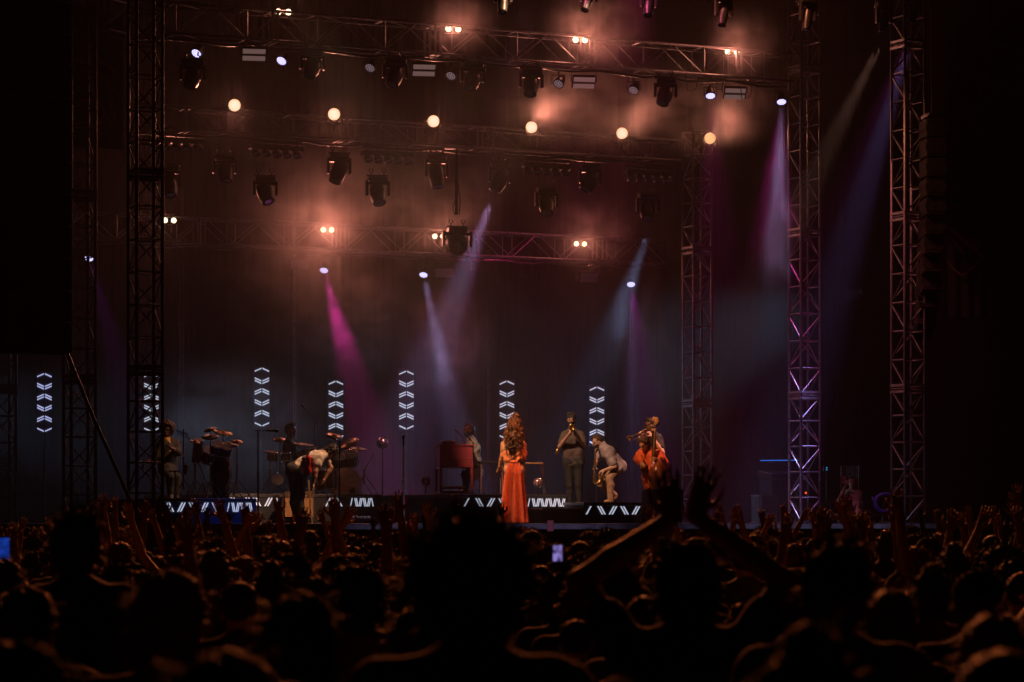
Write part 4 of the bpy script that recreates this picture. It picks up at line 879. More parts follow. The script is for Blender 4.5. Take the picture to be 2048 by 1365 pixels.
for a in [(598, 888, 990, KY+.2, .27, (.12, -.12, 1), CYMD, 'big dark cymbal in front of the drummer chest'), (655, 899, 990, KY+.1, .17, (-.2, -.3, 1), CYMD, 'dark cymbal above the bent guitarist back'), (697, 888, 990, KY+.2, .20, (-.45, -.5, 1), CYM, 'tilted bright cymbal right of the drum kit'),
          (540, 904, 990, KY-.1, .14, (.1, -.2, 1), CYMD, 'dark cymbal over the left small drum'), (716, 898, 990, KY+.3, .17, (.1, -.2, 1), CYMD, 'dark cymbal at the right edge of the drum kit')]:
    stand_thing(a[0], a[1], a[2], a[3], 'cymbal_stand', a[7], 'cymbal stand', CG, (a[4], a[5], a[6]))
stand_thing(554, 918, 990, KY-.25, 'drum_stand', 'chrome stand under the pair of small drums', 'drum stand', 'chrome stands on the left riser', None)
EX = [(390, 884, 1003, 46.0, .09, (.3, -.3, 1), 'short splash cymbal stand beside the tan conga'), (432, 860, 1003, 46.9, .11, (-.3, -.4, 1), 'tall thin cymbal stand behind the left percussion'), (474, 884, 1003, 46.5, .10, (.2, -.4, 1), 'small cymbal stand at the right end of the left percussion'), (409, 925, 1003, 45.9, None, None, 'low chrome stand in front of the left percussion'),
      (640, 915, 990, 50.4, .11, (-.2, -.4, 1), 'small cymbal stand between the guitarist and the bass drum'), (668, 872, 990, 51.2, .15, (.25, -.35, 1), 'high cymbal stand behind the rack toms'), (728, 908, 990, 50.6, None, None, 'chrome stand leaning out right of the bass drum'), (560, 880, 990, 51.1, .13, (.1, -.4, 1), 'thin cymbal stand left of the drummer shoulder')]
for a in EX: stand_thing(a[0], a[1], a[2], a[3], 'cymbal_stand' if a[4] else 'drum_stand', a[6], 'cymbal stand' if a[4] else 'drum stand', CG if a[4] else 'chrome stands on the left riser', (a[4], a[5], CYM) if a[4] else None, xt=.18 if a[0] == 728 else (-.1 if a[0] in (409, 432) else 0))
# percussion of the left player
PY = 46.2; PF = 1004
PG = 'percussion on the left riser'
for a in [(446, 866, PY+.5, .16, (.2, -.3, 1), CYM, 'small cymbal lit red at the top of the left percussion'), (421, 874, PY, .14, (0, -.4, 1), CYMD, 'dark cymbal above the left percussion stands'), (458, 889, PY+.3, .16, (.15, -.3, 1), CYMD, 'dark cymbal right of the left percussion')]:
    stand_thing(a[0], a[1], PF, a[2], 'cymbal_stand', a[6], 'cymbal stand', CG, (a[3], a[4], a[5]))
stand_thing(367, 858, PF, PY, 'percussion_stand', 'chrome stand with chimes beside the afro player', 'percussion stand', PG)
for (x, y, r, L, l, m_) in [(395, 902, .10, .36, 'tan upright conga shell lit orange beside the percussion stands', mat('tan_wood', (.50, .25, .11), .4)), (434, 898, .10, .16, 'dark small drum under the left cymbals', SH), (452, 902, .09, .15, 'dark small drum right of the left cymbals', SH), (418, 912, .11, .2, 'dark drum in the middle of the left percussion', SH)]:
    drum(PX(x, y, PY+.2), (.25, -.6, .8) if x != 395 else (.15, -.35, 1), r if x != 395 else .075, L, l, m_, 'percussion_drum', None, PG, 6)
cg = thing('conga', 'tall dark conga standing between the chrome percussion stands', 'drum', PX(441, 1003, PY+.5), None, PG); MB().lathe([(.12, 0), (.15, .2), (.185, .42), (.17, .62), (.15, .72)], 28).build('shell', SH, cg, True); MB().lathe([(.155, .70), (.16, .70), (.16, .73), (.001, .735)], 28).build('drumhead', mat('drumhead', (.16, .13, .12), .5), cg)
cl_ = thing('chime_rack', 'bright bundle of metal chimes right of the afro player', 'chimes', PX(358, 868, PY), None, PG)
MB().rod((-.05, 0, .06), (.14, 0, .0), .008).build('bar', BLK, cl_)
for k in range(9): MB().rod((-.045+.02*k, 0, .055-.006*k), (-.0+.024*k, -.0, -.02-.012*k), .0045, 6).build('chime', CHROME, cl_)
pb = thing('wood_block', 'tan wooden block on the stand below the afro player', 'percussion', PX(371, 940, PY), None, PG); MB().box((0, 0, 0), (.06, .1, .17), Matrix.Rotation(R(12), 3, 'Y'), .01).build('block', mat('tan_wood', (.50, .25, .11), .4), pb)
pt = thing('percussion_tray', 'narrow tray of small percussion beside the wooden block', 'tray', PX(350, 943, PY), None, PG); MB().box((0, 0, 0), (.2, .2, .02)).build('tray', CHROME, pt); MB().rod((0, 0, 0), (0, 0, -.5), .012).build('pole', CHROME, pt)
# amplifier
am = thing('guitar_amplifier', 'tan fronted combo amplifier behind the legs of the bent guitarist', 'amplifier', PX(598, feet(48.9), 48.9), (0, 0, R(6)))
MB().box((0, .15, .31), (.52, .26, .44), Matrix.Rotation(R(-9), 3, 'X'), .015).build('cabinet', mat('amp_tolex', (.09, .055, .035), .7), am)
MB().box((0, .0, .27), (.48, .02, .33), Matrix.Rotation(R(-9), 3, 'X')).build('grille', mat('grille_cloth', (.50, .26, .11), .8, 0, 60, .3, .4, 200), am); MB().box((0, .04, .47), (.48, .02, .07), Matrix.Rotation(R(-9), 3, 'X')).build('control_panel', mat('panel_brown', (.16, .10, .07), .4, .4), am)
for k in range(7): MB().lathe([(.011, 0), (.009, .02), (.001, .02)], 10, Matrix.Translation((-.18+.06*k, .03, .47)) @ Matrix.Rotation(R(90), 4, 'X')).build('knob', CRM, am)
MB().box((0, .12, .04), (.46, .24, .08)).build('stand', BLK, am)
pdl = thing('pedal_board', 'low pedal board with silver pedals on the floor right of the drum kit', 'pedal board', PX(722, 1042, 46.9)); MB().box((0, 0, .02), (.34, .22, .03)).build('board', BLK, pdl)
for k in range(5): MB().box((-.13+.065*k, -.02+.03*(k % 2), .055), (.05, .09, .04), bev=.006).build('pedal', mat('pedal_metal', (.5, .5, .55), .4, .4), pdl)
# organ
OY = 51.6; og = thing('organ', 'red wooden organ on tall legs beside the keyboard player', 'organ', PX(912, 989, OY), (0, 0, R(6))); WD = mat('organ_wood', (.36, .05, .07), .35, 0, 5, .3, coat=.3)
e_ = 1/F*OY
MB().box((0, .45, (989-914)*e_), (66*e_, 1.1, 44*e_), bev=.01).build('cabinet', WD, og); MB().box((0, -.105, (989-916)*e_), (60*e_, .012, .006)).build('moulding', mat('organ_trim', (.5, .2, .08), .4), og)
MB().box((0, .45, (989-891)*e_), (70*e_, 1.14, .03), bev=.006).build('top', WD, og)
for x_ in (-31, 31):
    for y_ in (-.07, .97): MB().box((x_*e_, y_, 36*e_), (.05, .05, 62*e_), bev=.005).build('leg', WD, og)
MB().box((0, .45, .035), (64*e_, 1.05, .05), bev=.01).build('foot_rail', WD, og); MB().box((-.05, -.05, .12), (.4, .2, .05), bev=.01).build('pedal_board', mat('tan_wood', (.50, .25, .11), .4), og)
kb = thing('small_keyboard', 'small keyboard lying on top of the red organ', 'keyboard', PX(897, 889, OY-.0), (0, 0, R(6))); MB().box((0, .25, .03), (.24, .7, .06), bev=.01).build('case', mat('red_case', (.30, .05, .06), .4), kb); MB().box((.05, .25, .064), (.12, .64, .012)).build('keys', mat('ivory_keys', (.6, .5, .45), .3), kb)
ks = thing('keyboard_stand', 'keyboard on thin legs between the organ and the singer', 'keyboard', PX(982, 989, OY+.2), (0, 0, R(10))); MB().box((0, 0, .58), (.42, .3, .05), bev=.01).build('keyboard', BLKP, ks)
for x_ in (-.19, .19):
    for y_ in (-.1, .1): MB().rod((x_*1.05, y_, .012), (x_, y_, .56), .012, 6).build('leg', mat('pink_metal', (.4, .2, .2), .4, .5), ks)
k2 = thing('keyboard_stand', 'percussion table on slanted legs right of the singer', 'table', PX(1068, 989, OY), (0, 0, R(8))); MB().box((0, 0, .56), (.3, .25, .03), bev=.01).build('table_top', mat('tan_wood', (.50, .25, .11), .4), k2)
for x_ in (-.13, .13):
    for y_ in (-.1, .1): MB().rod((x_*1.5, y_, .012), (x_, y_, .55), .01, 6).build('leg', CHROME, k2)
# globes
for x, y, Y, r, l, m_ in [(765, 886, 53, .11, 'silvery wire globe between the drum kit and the pale microphone stand', mat('silver_mesh', (.35, .36, .42), .3, .9, 30, .6)), (852, 963, 51.9, .082, 'pinkish round globe left of the organ legs', mat('pink_globe', (.5, .26, .28), .2, .4)), (1076, 966, 51.2, .085, 'pinkish round globe below the percussion table', mat('pink_globe', (.5, .26, .28), .2, .4))]:
    p = PX(x, y, Y); t = thing('globe_lamp', l, 'globe', p, None, 'round globes on stands'); MB().ball((0, 0, 0), r, 20).build('globe', m_, t, True)
    rg = MB()
    for k in range(6):
        a = 3.1416*k/6; rg.tube([(r*1.03*math.cos(b*.3927)*math.cos(a), r*1.03*math.cos(b*.3927)*math.sin(a), r*1.03*math.sin(b*.3927)) for b in range(17)], .004, 4)
    rg.build('wires', CHROME, t); MB().rod((0, 0, -r), (0, 0, DECK+(.51 if x > 800 else .0)-p.z), .012).build('stand', BLK, t)
# covered case in front of the bass and other cases
fc = thing('covered_case', 'dark cloth covered case in front of the bassist legs', 'case', PX(1325, feet(50.2), 50.2), (0, 0, PHI)); mb = MB(); n = 40; V = []
for i, (z, k) in enumerate(((.12, 1.07), (.35, 1.02), (.56, 1.0), (.60, .97), (.61, .5))):
    for j in range(n):
        a = 6.28318*j/n; c_, s_ = math.cos(a), math.sin(a); q_ = (abs(c_)**5+abs(s_)**5)**(-.2); w_ = 1+.025*math.sin(j*1.9)*(i < 2); V.append((.33*c_*q_*k*w_, .27*s_*q_*k*w_, z))
mb.add(V, [(i*n+j, i*n+(j+1) % n, (i+1)*n+(j+1) % n, (i+1)*n+j) for i in range(4) for j in range(n)]+[tuple(range(4*n, 5*n))]); mb.build('cover', mat('grey_cover', (.022, .024, .028), .8, 0, 8, .3, .4, 20), fc, True)
for a, b in ((-.25, -.2), (.25, -.2), (-.25, .2), (.25, .2)): MB().box((a, b, .07), (.05, .05, .13)).build('leg', BLK, fc)
mo = thing('monitor_speaker', 'black wedge monitor at the stage lip under the covered case', 'monitor speaker', PX(1300, 1050, 49.2), (0, 0, PHI)); MB().box((0, .1, .09), (.34, .3, .18), Matrix.Rotation(R(-20), 3, 'X'), .01).build('cabinet', BLKP, mo); MB().box((0, -.06, .10), (.3, .012, .14), Matrix.Rotation(R(-20), 3, 'X')).build('grille', mat('mesh_grille', (.05, .05, .055), .5, .5), mo)
ws = thing('mixing_desk', 'mixing desk with a thin blue light bar behind the magenta tower', 'mixing desk', PX(1585, feet(57), 57), (0, 0, PHI))
MB().box((0, .3, .95), (.95, .6, .14), Matrix.Rotation(R(8), 3, 'X'), .02).build('console', BLKP, ws); MB().box((0, .3, .45), (.9, .5, .06)).build('shelf', BLK, ws)
for a in (-.42, .42): MB().box((a, .3, .45), (.05, .5, .9)).build('leg', BLK, ws)
MB().box((0, .52, 1.26), (.88, .012, .018), Matrix.Rotation(R(-1), 3, 'Y')).build('light_bar', mat('blue_bar', (.1, .3, .8), .4, emit=(.02, .16, .75), es=.8), ws)
for a in (-.42, .42): MB().rod((a, .52, 1.0), (a, .52, 1.26), .008).build('bar_arm', BLK, ws)
MB().ball((.30, -.02, .60), .022, 8).build('indicator', mat('red_led', (.8, .1, .05), .4, emit=(1, .10, .02), es=1.2), ws)
b2 = thing('indicator_unit', 'small unit with two blue dots right of the mixing desk', 'electronics', PX(1653, 938, 57)); MB().box((0, 0, 0), (.14, .1, .12), bev=.01).build('case', BLKP, b2); MB().rod((0, 0, -.06), (0, 0, -.95), .02).build('stand', BLK, b2)
for z_ in (-.02, .02): MB().ball((0, -.052, z_), .011, 6).build('indicator', mat('cyan_led', (.1, .5, .8), .4, emit=(.02, .38, .9), es=1), b2)
GR = mat('case_grey', (.07, .075, .08), .5, .1, 6, .3); 
for x, Y, w_, h_, l in [(1538, 56.5, .34, .55, 'narrow upright flight case left of the magenta tower foot'), (1640, 58, .5, .4, 'low flight case behind the magenta tower foot')]:
    t = thing('flight_case', l, 'flight case', PX(x, feet(Y), Y), (0, 0, PHI)); MB().box((0, .2, h_/2), (w_, .4, h_), bev=.012).build('body', GR, t)
    e2 = MB(); 
    for a in (-1, 1):
        for b_ in (0, h_): e2.box((a*w_/2, .2, b_+(.01 if b_ == 0 else -.01)), (.02, .42, .025))
        e2.box((a*w_/2, -.002, h_/2), (.025, .02, h_-.04))
    e2.build('edge_trim', ALU, t); MB().tube([(-.06, -.01, h_*.6), (-.06, -.03, h_*.6), (.06, -.03, h_*.6), (.06, -.01, h_*.6)], .008, 6).build('handle', ALU, t)
sd = thing('stage_side_table', 'dark equipment table between the stage hand and the right tower', 'table', PX(1722, feet(55.3), 55.3), (0, 0, PHI)); MB().box((0, 0, .16), (1.5, .7, .04)).build('table_top', GR, sd)
for a, b in ((-.7, -.3), (.7, -.3), (-.7, .3), (.7, .3)): MB().rod((a, b, 0), (a, b, .14), .02).build('leg', ALU, sd)
ch = thing('metal_chair', 'metal framed chair back behind the stage hand', 'chair', PX(1702, feet(57.4), 57.4), (0, 0, .1)); mb = MB()
mb.tube([(-.18, .1, 0), (-.18, .1, 1.15), (.18, .1, 1.15), (.18, .1, 0)], .015, 6); [mb.rod((-.18+.04*k, .1, .72), (-.18+.04*k, .1, 1.14), .006) for k in range(10)]; mb.build('back_frame', ALU, ch); MB().box((0, -.12, .45), (.38, .4, .04), bev=.01).build('seat', BLKP, ch)
for a in (-.17, .17): MB().rod((a, -.3, 0), (a, -.3, .44), .014).build('leg', ALU, ch)
cc = thing('cable_coil', 'coil of bright blue cable beside the right tower foot', 'cable coil', PX(1770, 1006, 53.0)); mb = MB(); pts = []
for k in range(140): a = .29*k; rr = .17+.022*math.sin(k*.37); pts.append((rr*1.1*math.cos(a), -.10+.0012*k, rr*math.sin(a)*.95))
mb.tube(pts, .013, 6); mb.tube([(-.17, 0, .05), (-.24, 0, .12), (-.19, 0, .0), (-.25, 0, .09), (-.16, 0, -.02)], .013, 6); mb.build('cable', mat('blue_cable', (.06, .10, .75), .5), cc, True); MB().rod((0, .1, .19), (0, .1, -.30), .02).build('hook_post', BLK, cc)
# ------------------------------------------------------------ banners, speaker arrays
LINE = mat('banner_line', (.13, .09, .06), .8); LINE2 = mat('banner_line_red', (.16, .06, .045), .8); SCR = mat('scrim', (.004, .005, .004), .95, 0, 1.2, .4)
def banner(x0, x1, y0, y1, v, label, curves, texts, blobs=()):
    a, b = onv(x0, y0, v), onv(x1, y1, v); t = thing('printed_banner', label, 'banner', a, (0, 0, math.atan2(b.y-a.y, b.x-a.x)), 'printed banners beside the stage'); L = math.hypot(b.x-a.x, b.y-a.y); H = a.z-b.z
    mb = MB(); n = 40; V = []
    for i in range(n+1):
        for k in range(2): V.append((L*i/n, .012*math.sin(i*1.1), -H*k))
    mb.add(V, [(i*2, i*2+1, i*2+3, i*2+2) for i in range(n)]); mb.build('cloth', SCR, t, True)
    sx_, sz_ = L/(x1-x0), H/(y1-y0)
    for pts, w_, m_ in curves:
        P = [Vector(((x-x0)*sx_, -.035, -(y-y0)*sz_)) for x, y in pts]; Q = []
        for i in range(len(P)-1):       # Catmull-Rom
            p0, p1, p2, p3 = P[max(i-1, 0)], P[i], P[i+1], P[min(i+2, len(P)-1)]
            for s_ in range(6):
                u_ = s_/6; Q.append(.5*((2*p1)+(p2-p0)*u_+(2*p0-5*p1+4*p2-p3)*u_*u_+(3*p1-p0-3*p2+p3)*u_**3))
        Q.append(P[-1]); mb = MB(); V = []
        for i, p in enumerate(Q):
            d = (Q[min(i+1, len(Q)-1)]-Q[max(i-1, 0)]).normalized(); nn_ = Vector((-d.z, 0, d.x)); w2 = w_*sx_*.5*(.35+.65*math.sin(math.pi*min(1, (i+.6)/len(Q)))); V += [p+nn_*w2, p-nn_*w2]
        mb.add(V, [(2*i, 2*i+2, 2*i+3, 2*i+1) for i in range(len(Q)-1)]); mb.build('printed_line', m_, t)
    for s_, x, y, sz in texts:
        text(s_, ((x-x0)*sx_, -.04, -(y-y0)*sz_), sz*sx_, LINE, t)
    MB().rod((0, 0, 0), (L, 0, 0), .025, 8).build('top_bar', BLK, t)
banner(1890, 2075, -10, 640, .9, 'black banner at the right edge with faint wavy lines and large letters', [
    ([(1957, 172), (1952, 190), (1935, 210), (1932, 240), (1942, 270), (1946, 300)], 6, LINE), ([(2012, 203), (1960, 205), (1942, 225), (1946, 255), (1960, 285)], 4, LINE), ([(2000, 216), (1968, 230), (1956, 255), (1968, 280), (1992, 292), (1998, 306), (1975, 318), (1965, 335), (1985, 355)], 6, LINE),
    ([(1960, 285), (1958, 310), (1975, 345), (2010, 365)], 5, LINE), ([(1948, 300), (1950, 325), (1970, 350), (2000, 362)], 4, LINE), ([(1932, 325), (1940, 345), (1960, 360), (1990, 368)], 8, LINE2), ([(1985, 318), (1990, 340), (2020, 355)], 6, LINE2),
    ([(2025, 225), (2035, 245), (2030, 262), (2012, 268)], 6, LINE), ([(1905, 385), (1960, 384)], 5, LINE2), ([(1890, 425), (1950, 400), (1990, 382), (2010, 400), (2040, 470)], 3, LINE), ([(1952, 405), (1965, 440), (1985, 470)], 9, LINE2), ([(1895, 460), (1920, 480), (1945, 500), (1965, 520)], 10, LINE2), ([(1900, 480), (1915, 500), (1925, 512)], 7, LINE), ([(1925, 470), (1945, 485), (1955, 505)], 5, LINE), ([(1892, 530), (1920, 555), (1940, 540), (1955, 530)], 4, LINE)],
    [('HO', 2017, 103, 40), ('POW', 2005, 166, 44)])
banner(60, 246, 20, 300, 4.6, 'black banner behind the second left tower with faint curling lines', [
    ([(140, 20), (130, 60), (138, 82)], 10, LINE2), ([(110, 105), (150, 118), (185, 125)], 8, LINE), ([(195, 118), (220, 128), (230, 150)], 6, LINE), ([(108, 160), (115, 190), (112, 205), (128, 220)], 4, LINE), ([(125, 155), (132, 185), (126, 205), (136, 215)], 6, LINE2), ([(198, 145), (218, 155), (212, 170), (232, 175)], 6, LINE),
    ([(150, 205), (185, 200), (205, 215), (204, 235), (180, 255), (120, 262)], 7, LINE2), ([(148, 208), (175, 218), (182, 238), (160, 250), (115, 252)], 6, LINE), ([(225, 190), (220, 215), (228, 232), (210, 255), (160, 268), (108, 272)], 6, LINE), ([(218, 226), (205, 245), (175, 258)], 5, LINE2), ([(190, 262), (200, 270), (188, 278)], 6, LINE)], [])
def array(x, y0, v, n, label, W, H, dep, rz, curve, m_):
    p = onv(x, y0, v); t = thing('speaker_array', label, 'speaker array', p, (0, 0, rz), 'hanging speaker arrays beside the stage'); z = 0; yy = 0; a = 0
    MB().rod((0, .1, 4), (0, .1, 0), .02).build('hoist_chain', BLK, t)
    MB().box((0, .1, .06), (W*.8, .5, .06)).build('rigging_frame', BLK, t)
    for k in range(n):
        a += curve*k*.35; M = Matrix.Rotation(-a, 3, 'X'); c = Vector((0, yy+.1, z-H/2)); cb_ = MB().box(c, (W, dep, H*.94), M, .02).build('cabinet', m_, t)
        for q in (-1, 1): MB().lathe([(.001, 0), (H*.30, 0), (H*.30, .008), (.001, .008)], 16, Matrix.Translation(c+M @ Vector((q*W*.27, -dep/2-.002, 0))) @ Matrix.Rotation(R(90)-a, 4, 'X')).build('driver', BLK, cb_)
        z -= H*math.cos(a); yy += H*math.sin(a)
    return t
array(1868, 238, -.3, 11, 'long curved speaker array hanging right of the rightmost tower', .34, .345, .5, R(8), .03, mat('array_brown', (.012, .009, .007), .8, spec=.2))
array(62, -60, -.8, 12, 'huge black speaker array hanging at the left photo edge', 1.12, .47, .6, PHI, .0, mat('array_black', (.006, .006, .006), .9, spec=.1))
rp = thing('guy_rope', 'dark rope slanting down from the left speaker array to the near tower foot', 'rope', (0, 0, 0)); MB().tube([PX(92, 600, 43), PX(180, 820, 43.2), PX(262, 1005, 43.4)], .03, 6).build('rope', BLKP, rp)
for i, (x, y) in enumerate(((236, 895), (232, 900))):
    pass
# ------------------------------------------------------------ crowd
def cj(arms, lean=0):
    J = dict(hipL=(-.09, 0, .93), hipR=(.09, 0, .93), shL=(-.18, .01, 1.43), shR=(.18, .01, 1.43), neck=(0, .0, 1.475), head=(0, .02+lean, 1.605), knL=(-.10, .01, .50), knR=(.10, .01, .50), anL=(-.11, 0, .09), anR=(.11, 0, .09), toL=(-.13, .15, .035), toR=(.13, .15, .035))
    A = {'down': ((-.25, -.02, 1.14), (-.27, .06, .88), (.25, -.02, 1.14), (.27, .06, .88)), 'up': ((-.29, .10, 1.58), (-.24, .16, 1.86), (.29, .10, 1.60), (.26, .17, 1.88)), 'wide': ((-.36, .08, 1.62), (-.45, .12, 1.90), (.35, .08, 1.60), (.48, .14, 1.86)),
         'right': ((-.25, -.02, 1.14), (-.25, .12, .92), (.27, .10, 1.66), (.22, .16, 1.95)), 'left': ((-.27, .10, 1.66), (-.30, .14, 1.95), (.25, -.02, 1.14), (.25, .12, .92)), 'arch': ((-.34, .12, 1.63), (-.035, .16, 1.84), (.32, .12, 1.63), (.03, .18, 1.85)),
         'phone': ((-.24, .10, 1.30), (-.06, .34, 1.58), (.24, .10, 1.30), (.05, .34, 1.58)), 'clap': ((-.30, .16, 1.42), (-.06, .30, 1.66), (.30, .16, 1.42), (.06, .30, 1.66))}[arms]
    J['elL'], J['wrL'], J['elR'], J['wrR'] = A; return J
FBK = fab('crowd_black', (.02, .02, .021)); FGR = fab('crowd_grey', (.07, .065, .06)); FWH = fab('crowd_pale', (.26, .23, .20)); FRD = fab('crowd_red', (.16, .03, .025)); FBL = fab('crowd_navy', (.02, .03, .06)); DEN = fab('denim', (.03, .04, .07))
TP = {}
for i, (arms, style, hair, skin, shirt, slv, girth, capc) in enumerate([
    ('down', 'short', HBR, SK1, FBK, .6, 1.0, None), ('down', 'long', HDB, SK1, FGR, .3, .88, None), ('down', 'curly', HB, SK3, FWH, .6, 1.0, None), ('down', 'bun', HB, SK2, FRD, .2, .86, None), ('down', 'short', HB, SK2, FBL, .6, 1.05, 'back'), ('down', 'long', HBR, SK1, FBK, .5, .9, None),
    ('up', 'long', HBR, SK1, FBK, .2, .86, None), ('up', 'short', HB, SK2, FGR, .6, 1.0, None), ('wide', 'tail', HDB, SK1, FWH, .2, .86, None), ('right', 'short', HBR, SK1, FBL, .6, 1.0, None), ('left', 'bun', HBR, SK1, FBK, .2, .86, None), ('right', 'afro', HB, SK3, FRD, .4, .95, None),
    ('arch', 'curly', HB, SK2, FBK, .5, 1.0, None), ('phone', 'short', HBR, SK1, FGR, .6, 1.0, None), ('phone', 'long', HB, SK2, FBK, .3, .88, None), ('clap', 'tail', HBR, SK1, FBK, .4, .88, None), ('down', 'buzz', HB, SK1, FGR, .6, 1.05, None), ('down', 'afro', HB, SK3, FBK, .5, 1.0, None)]):
    up = arms in ('up', 'wide', 'right', 'left', 'arch')
    hn = {'down': ((.4, None), (.4, None)), 'up': ((.25, (0, 1, 0)), (.3, (0, 1, 0))), 'wide': ((.15, (0, 1, 0)), (.2, (0, 1, 0))), 'right': ((.4, None), (.18, (0, 1, 0))), 'left': ((.2, (0, 1, 0)), (.4, None)), 'arch': ((((.12), (-.14, .05, 1)), (0, 1, 0)), (((.12), (.34, .05, .95)), (0, 1, 0))), 'phone': ((.7, (1, 0, 0)), (.7, (-1, 0, 0))), 'clap': ((.2, (1, 0, 0)), (.2, (-1, 0, 0)))}[arms]
    o = person(cj(arms), 'x', dict(skin=skin, shirt=shirt, trousers=DEN, shoes=SHOE, hair=hair, style=style, sleeve=slv, cap=capc, capmat=fab('cap_black', (.03, .03, .03)), fold=.003, fuzz=1), (0, 0, -50), 0, .0125 if not up else .0095, (0, 1, 0), hands=hn, group='people in the crowd', girth=girth)
    TP[i] = (o, arms, style, hair, shirt, capc)
HN = {HB.name: 'dark', HBR.name: 'brown', HDB.name: 'fair'}; SN = {FBK.name: 'black', FGR.name: 'grey', FWH.name: 'pale', FRD.name: 'red', FBL.name: 'navy'}
AN = {'down': 'arms down', 'up': 'both arms up', 'wide': 'arms spread high', 'right': 'right arm raised', 'left': 'left arm raised', 'arch': 'arms arched overhead', 'phone': 'hands lifted in front', 'clap': 'hands clapping high'}
people = []
def crowd(x, Y, ti, top=1.72, rz=0, X=None):
    """x photo column, Y metres away, head top height"""
    o, arms, style, hair, shirt, capc = TP[ti]; c = copy_tree(o); s_ = top/1.735
    gx = s_*rng.uniform(.92, 1.09) if X is not None else s_
    c.location = ((x-1024)/F*Y if X is None else X, Y, 0); c.scale = (gx, s_*rng.uniform(.94, 1.06), s_); c.rotation_euler = (0, 0, rz); people.append((c, x, Y, ti)); return c
near = [(940, 6.3, 17, 1.865, 0), (152, 11.2, 0, 1.92, .1), (340, 7.2, 1, 1.765, -.1), (480, 11.5, 16, 1.65, 0), (600, 6.5, 5, 1.725, .1), (716, 11, 2, 1.705, 0), (1152, 12, 16, 1.48, 0), (1374, 9.4, 12, 1.80, 0), (1668, 7.7, 0, 1.825, 0), (1955, 10, 4, 1.71, .1), (1985, 7.4, 1, 1.65, 0),
        (450, 4.3, 5, 1.695, 0), (1612, 4.6, 3, 1.69, 0), (2005, 4.4, 16, 1.70, 0), (55, 9, 5, 1.68, 0), (236, 14, 4, 1.67, .3), (830, 9.5, 5, 1.60, 0), (1290, 10.5, 16, 1.62, .2), (790, 4.7, 1, 1.60, 0), (1230, 5.4, 3, 1.56, 0), (1080, 15, 16, 1.66, 0), (1860, 13, 3, 1.66, 0), (1780, 9.5, 1, 1.66, 0), (30, 5.2, 2, 1.66, 0), (1480, 10.5, 3, 1.55, 0), (230, 5.4, 14, 1.57, 0),
        (1190, 16, 4, 1.70, 0), (1235, 14.5, 17, 1.62, 0), (545, 14, 3, 1.66, 0), (585, 16, 2, 1.69, 0), (430, 17, 5, 1.72, 0),
        (672, 16, 6, 1.70, -.1), (755, 19, 10, 1.70, 0), (800, 21, 9, 1.68, 0), (560, 22, 8, 1.74, 0), (370, 23, 8, 1.72, 0), (425, 24, 7, 1.74, 0), (505, 25, 9, 1.74, 0), (1650, 17, 6, 1.66, 0), (1720, 18, 7, 1.70, 0), (1590, 24, 8, 1.70, 0), (1830, 19, 8, 1.72, .1), (1905, 17, 10, 1.72, 0), (1975, 20, 7, 1.70, 0), (1115, 16.8, 13, 1.66, 0), (8, 14, 14, 1.70, 0), (1180, 30, 17, 1.74, 0), (1480, 30, 7, 1.72, 0), (1440, 28, 8, 1.70, 0)]
for x, Y, ti, top, rz in near: crowd(x, Y, ti, top, rz)
taken = [((x-1024)/F*Y, Y) for x, Y, *_ in near]
Y = 12.6
while Y < 39.2:
    half = .188*Y+.4; X = -half+rng.uniform(0, .5)
    while X < half:
        Yj = Y+rng.uniform(-.3, .3)
        if all((X-a)**2+(Yj-b)**2 > .36 for a, b in taken) and not (abs(X+.115*Yj*.13) < .0):
            ti = rng.choice([0, 1, 2, 3, 4, 5, 16, 16, 0, 1, 5, 17, 13, 14, 15]+([6, 7, 8, 9, 10, 11]*(2 if Yj > 28 else 1) if Yj > 19 else [9, 10])); px = 1024+X/Yj*F
            if any(a < px < b for a, b in ((985, 1250), (555, 650), (1300, 1480))) and ti in (6, 7, 8, 9, 10, 11): ti = rng.choice([0, 2, 5, 16])
            crowd(px, Yj, ti, rng.uniform(1.56, 1.80) if Yj > 16 else rng.uniform(1.5, 1.68), rng.uniform(-.35, .35), X); taken.append((X, Yj))
        X += rng.uniform(.72, 1.0)*(1 if Y > 16 else 1.15)
    Y += 1.32
for k in TP:
    for ch in list(TP[k][0].children): bpy.data.objects.remove(ch)
    bpy.data.objects.remove(TP[k][0])
ZN = [(45, 'left of the leftmost LED column'), (120, 'below the leftmost LED column'), (210, 'below the second left tower'), (290, 'below the dark near tower'), (380, 'below the left percussion'), (470, 'below the left riser end'), (540, 'below the boom stand'), (605, 'below the bent guitarist'), (690, 'below the bass drum'), (770, 'left of the pale microphone stand'), (830, 'right of the pale microphone stand'), (910, 'below the red organ'), (985, 'left of the singer'), (1040, 'below the singer'), (1095, 'right of the singer'), (1150, 'below the capped trumpeter'), (1215, 'below the saxophonist'), (1310, 'below the double bass'), (1395, 'below the hazy tower'), (1470, 'right of the hazy tower'), (1545, 'left of the magenta tower'), (1610, 'below the magenta tower'), (1700, 'below the stage hand'), (1765, 'below the blue cable coil'), (1815, 'below the rightmost tower'), (1890, 'below the right speaker array'), (1960, 'below the banner letters'), (2100, 'at the right photo edge')]
zb = {}
for p_ in people:
    z = min(ZN, key=lambda a: abs(a[0]-p_[1]))[1]; zb.setdefault(z, []).append(p_)
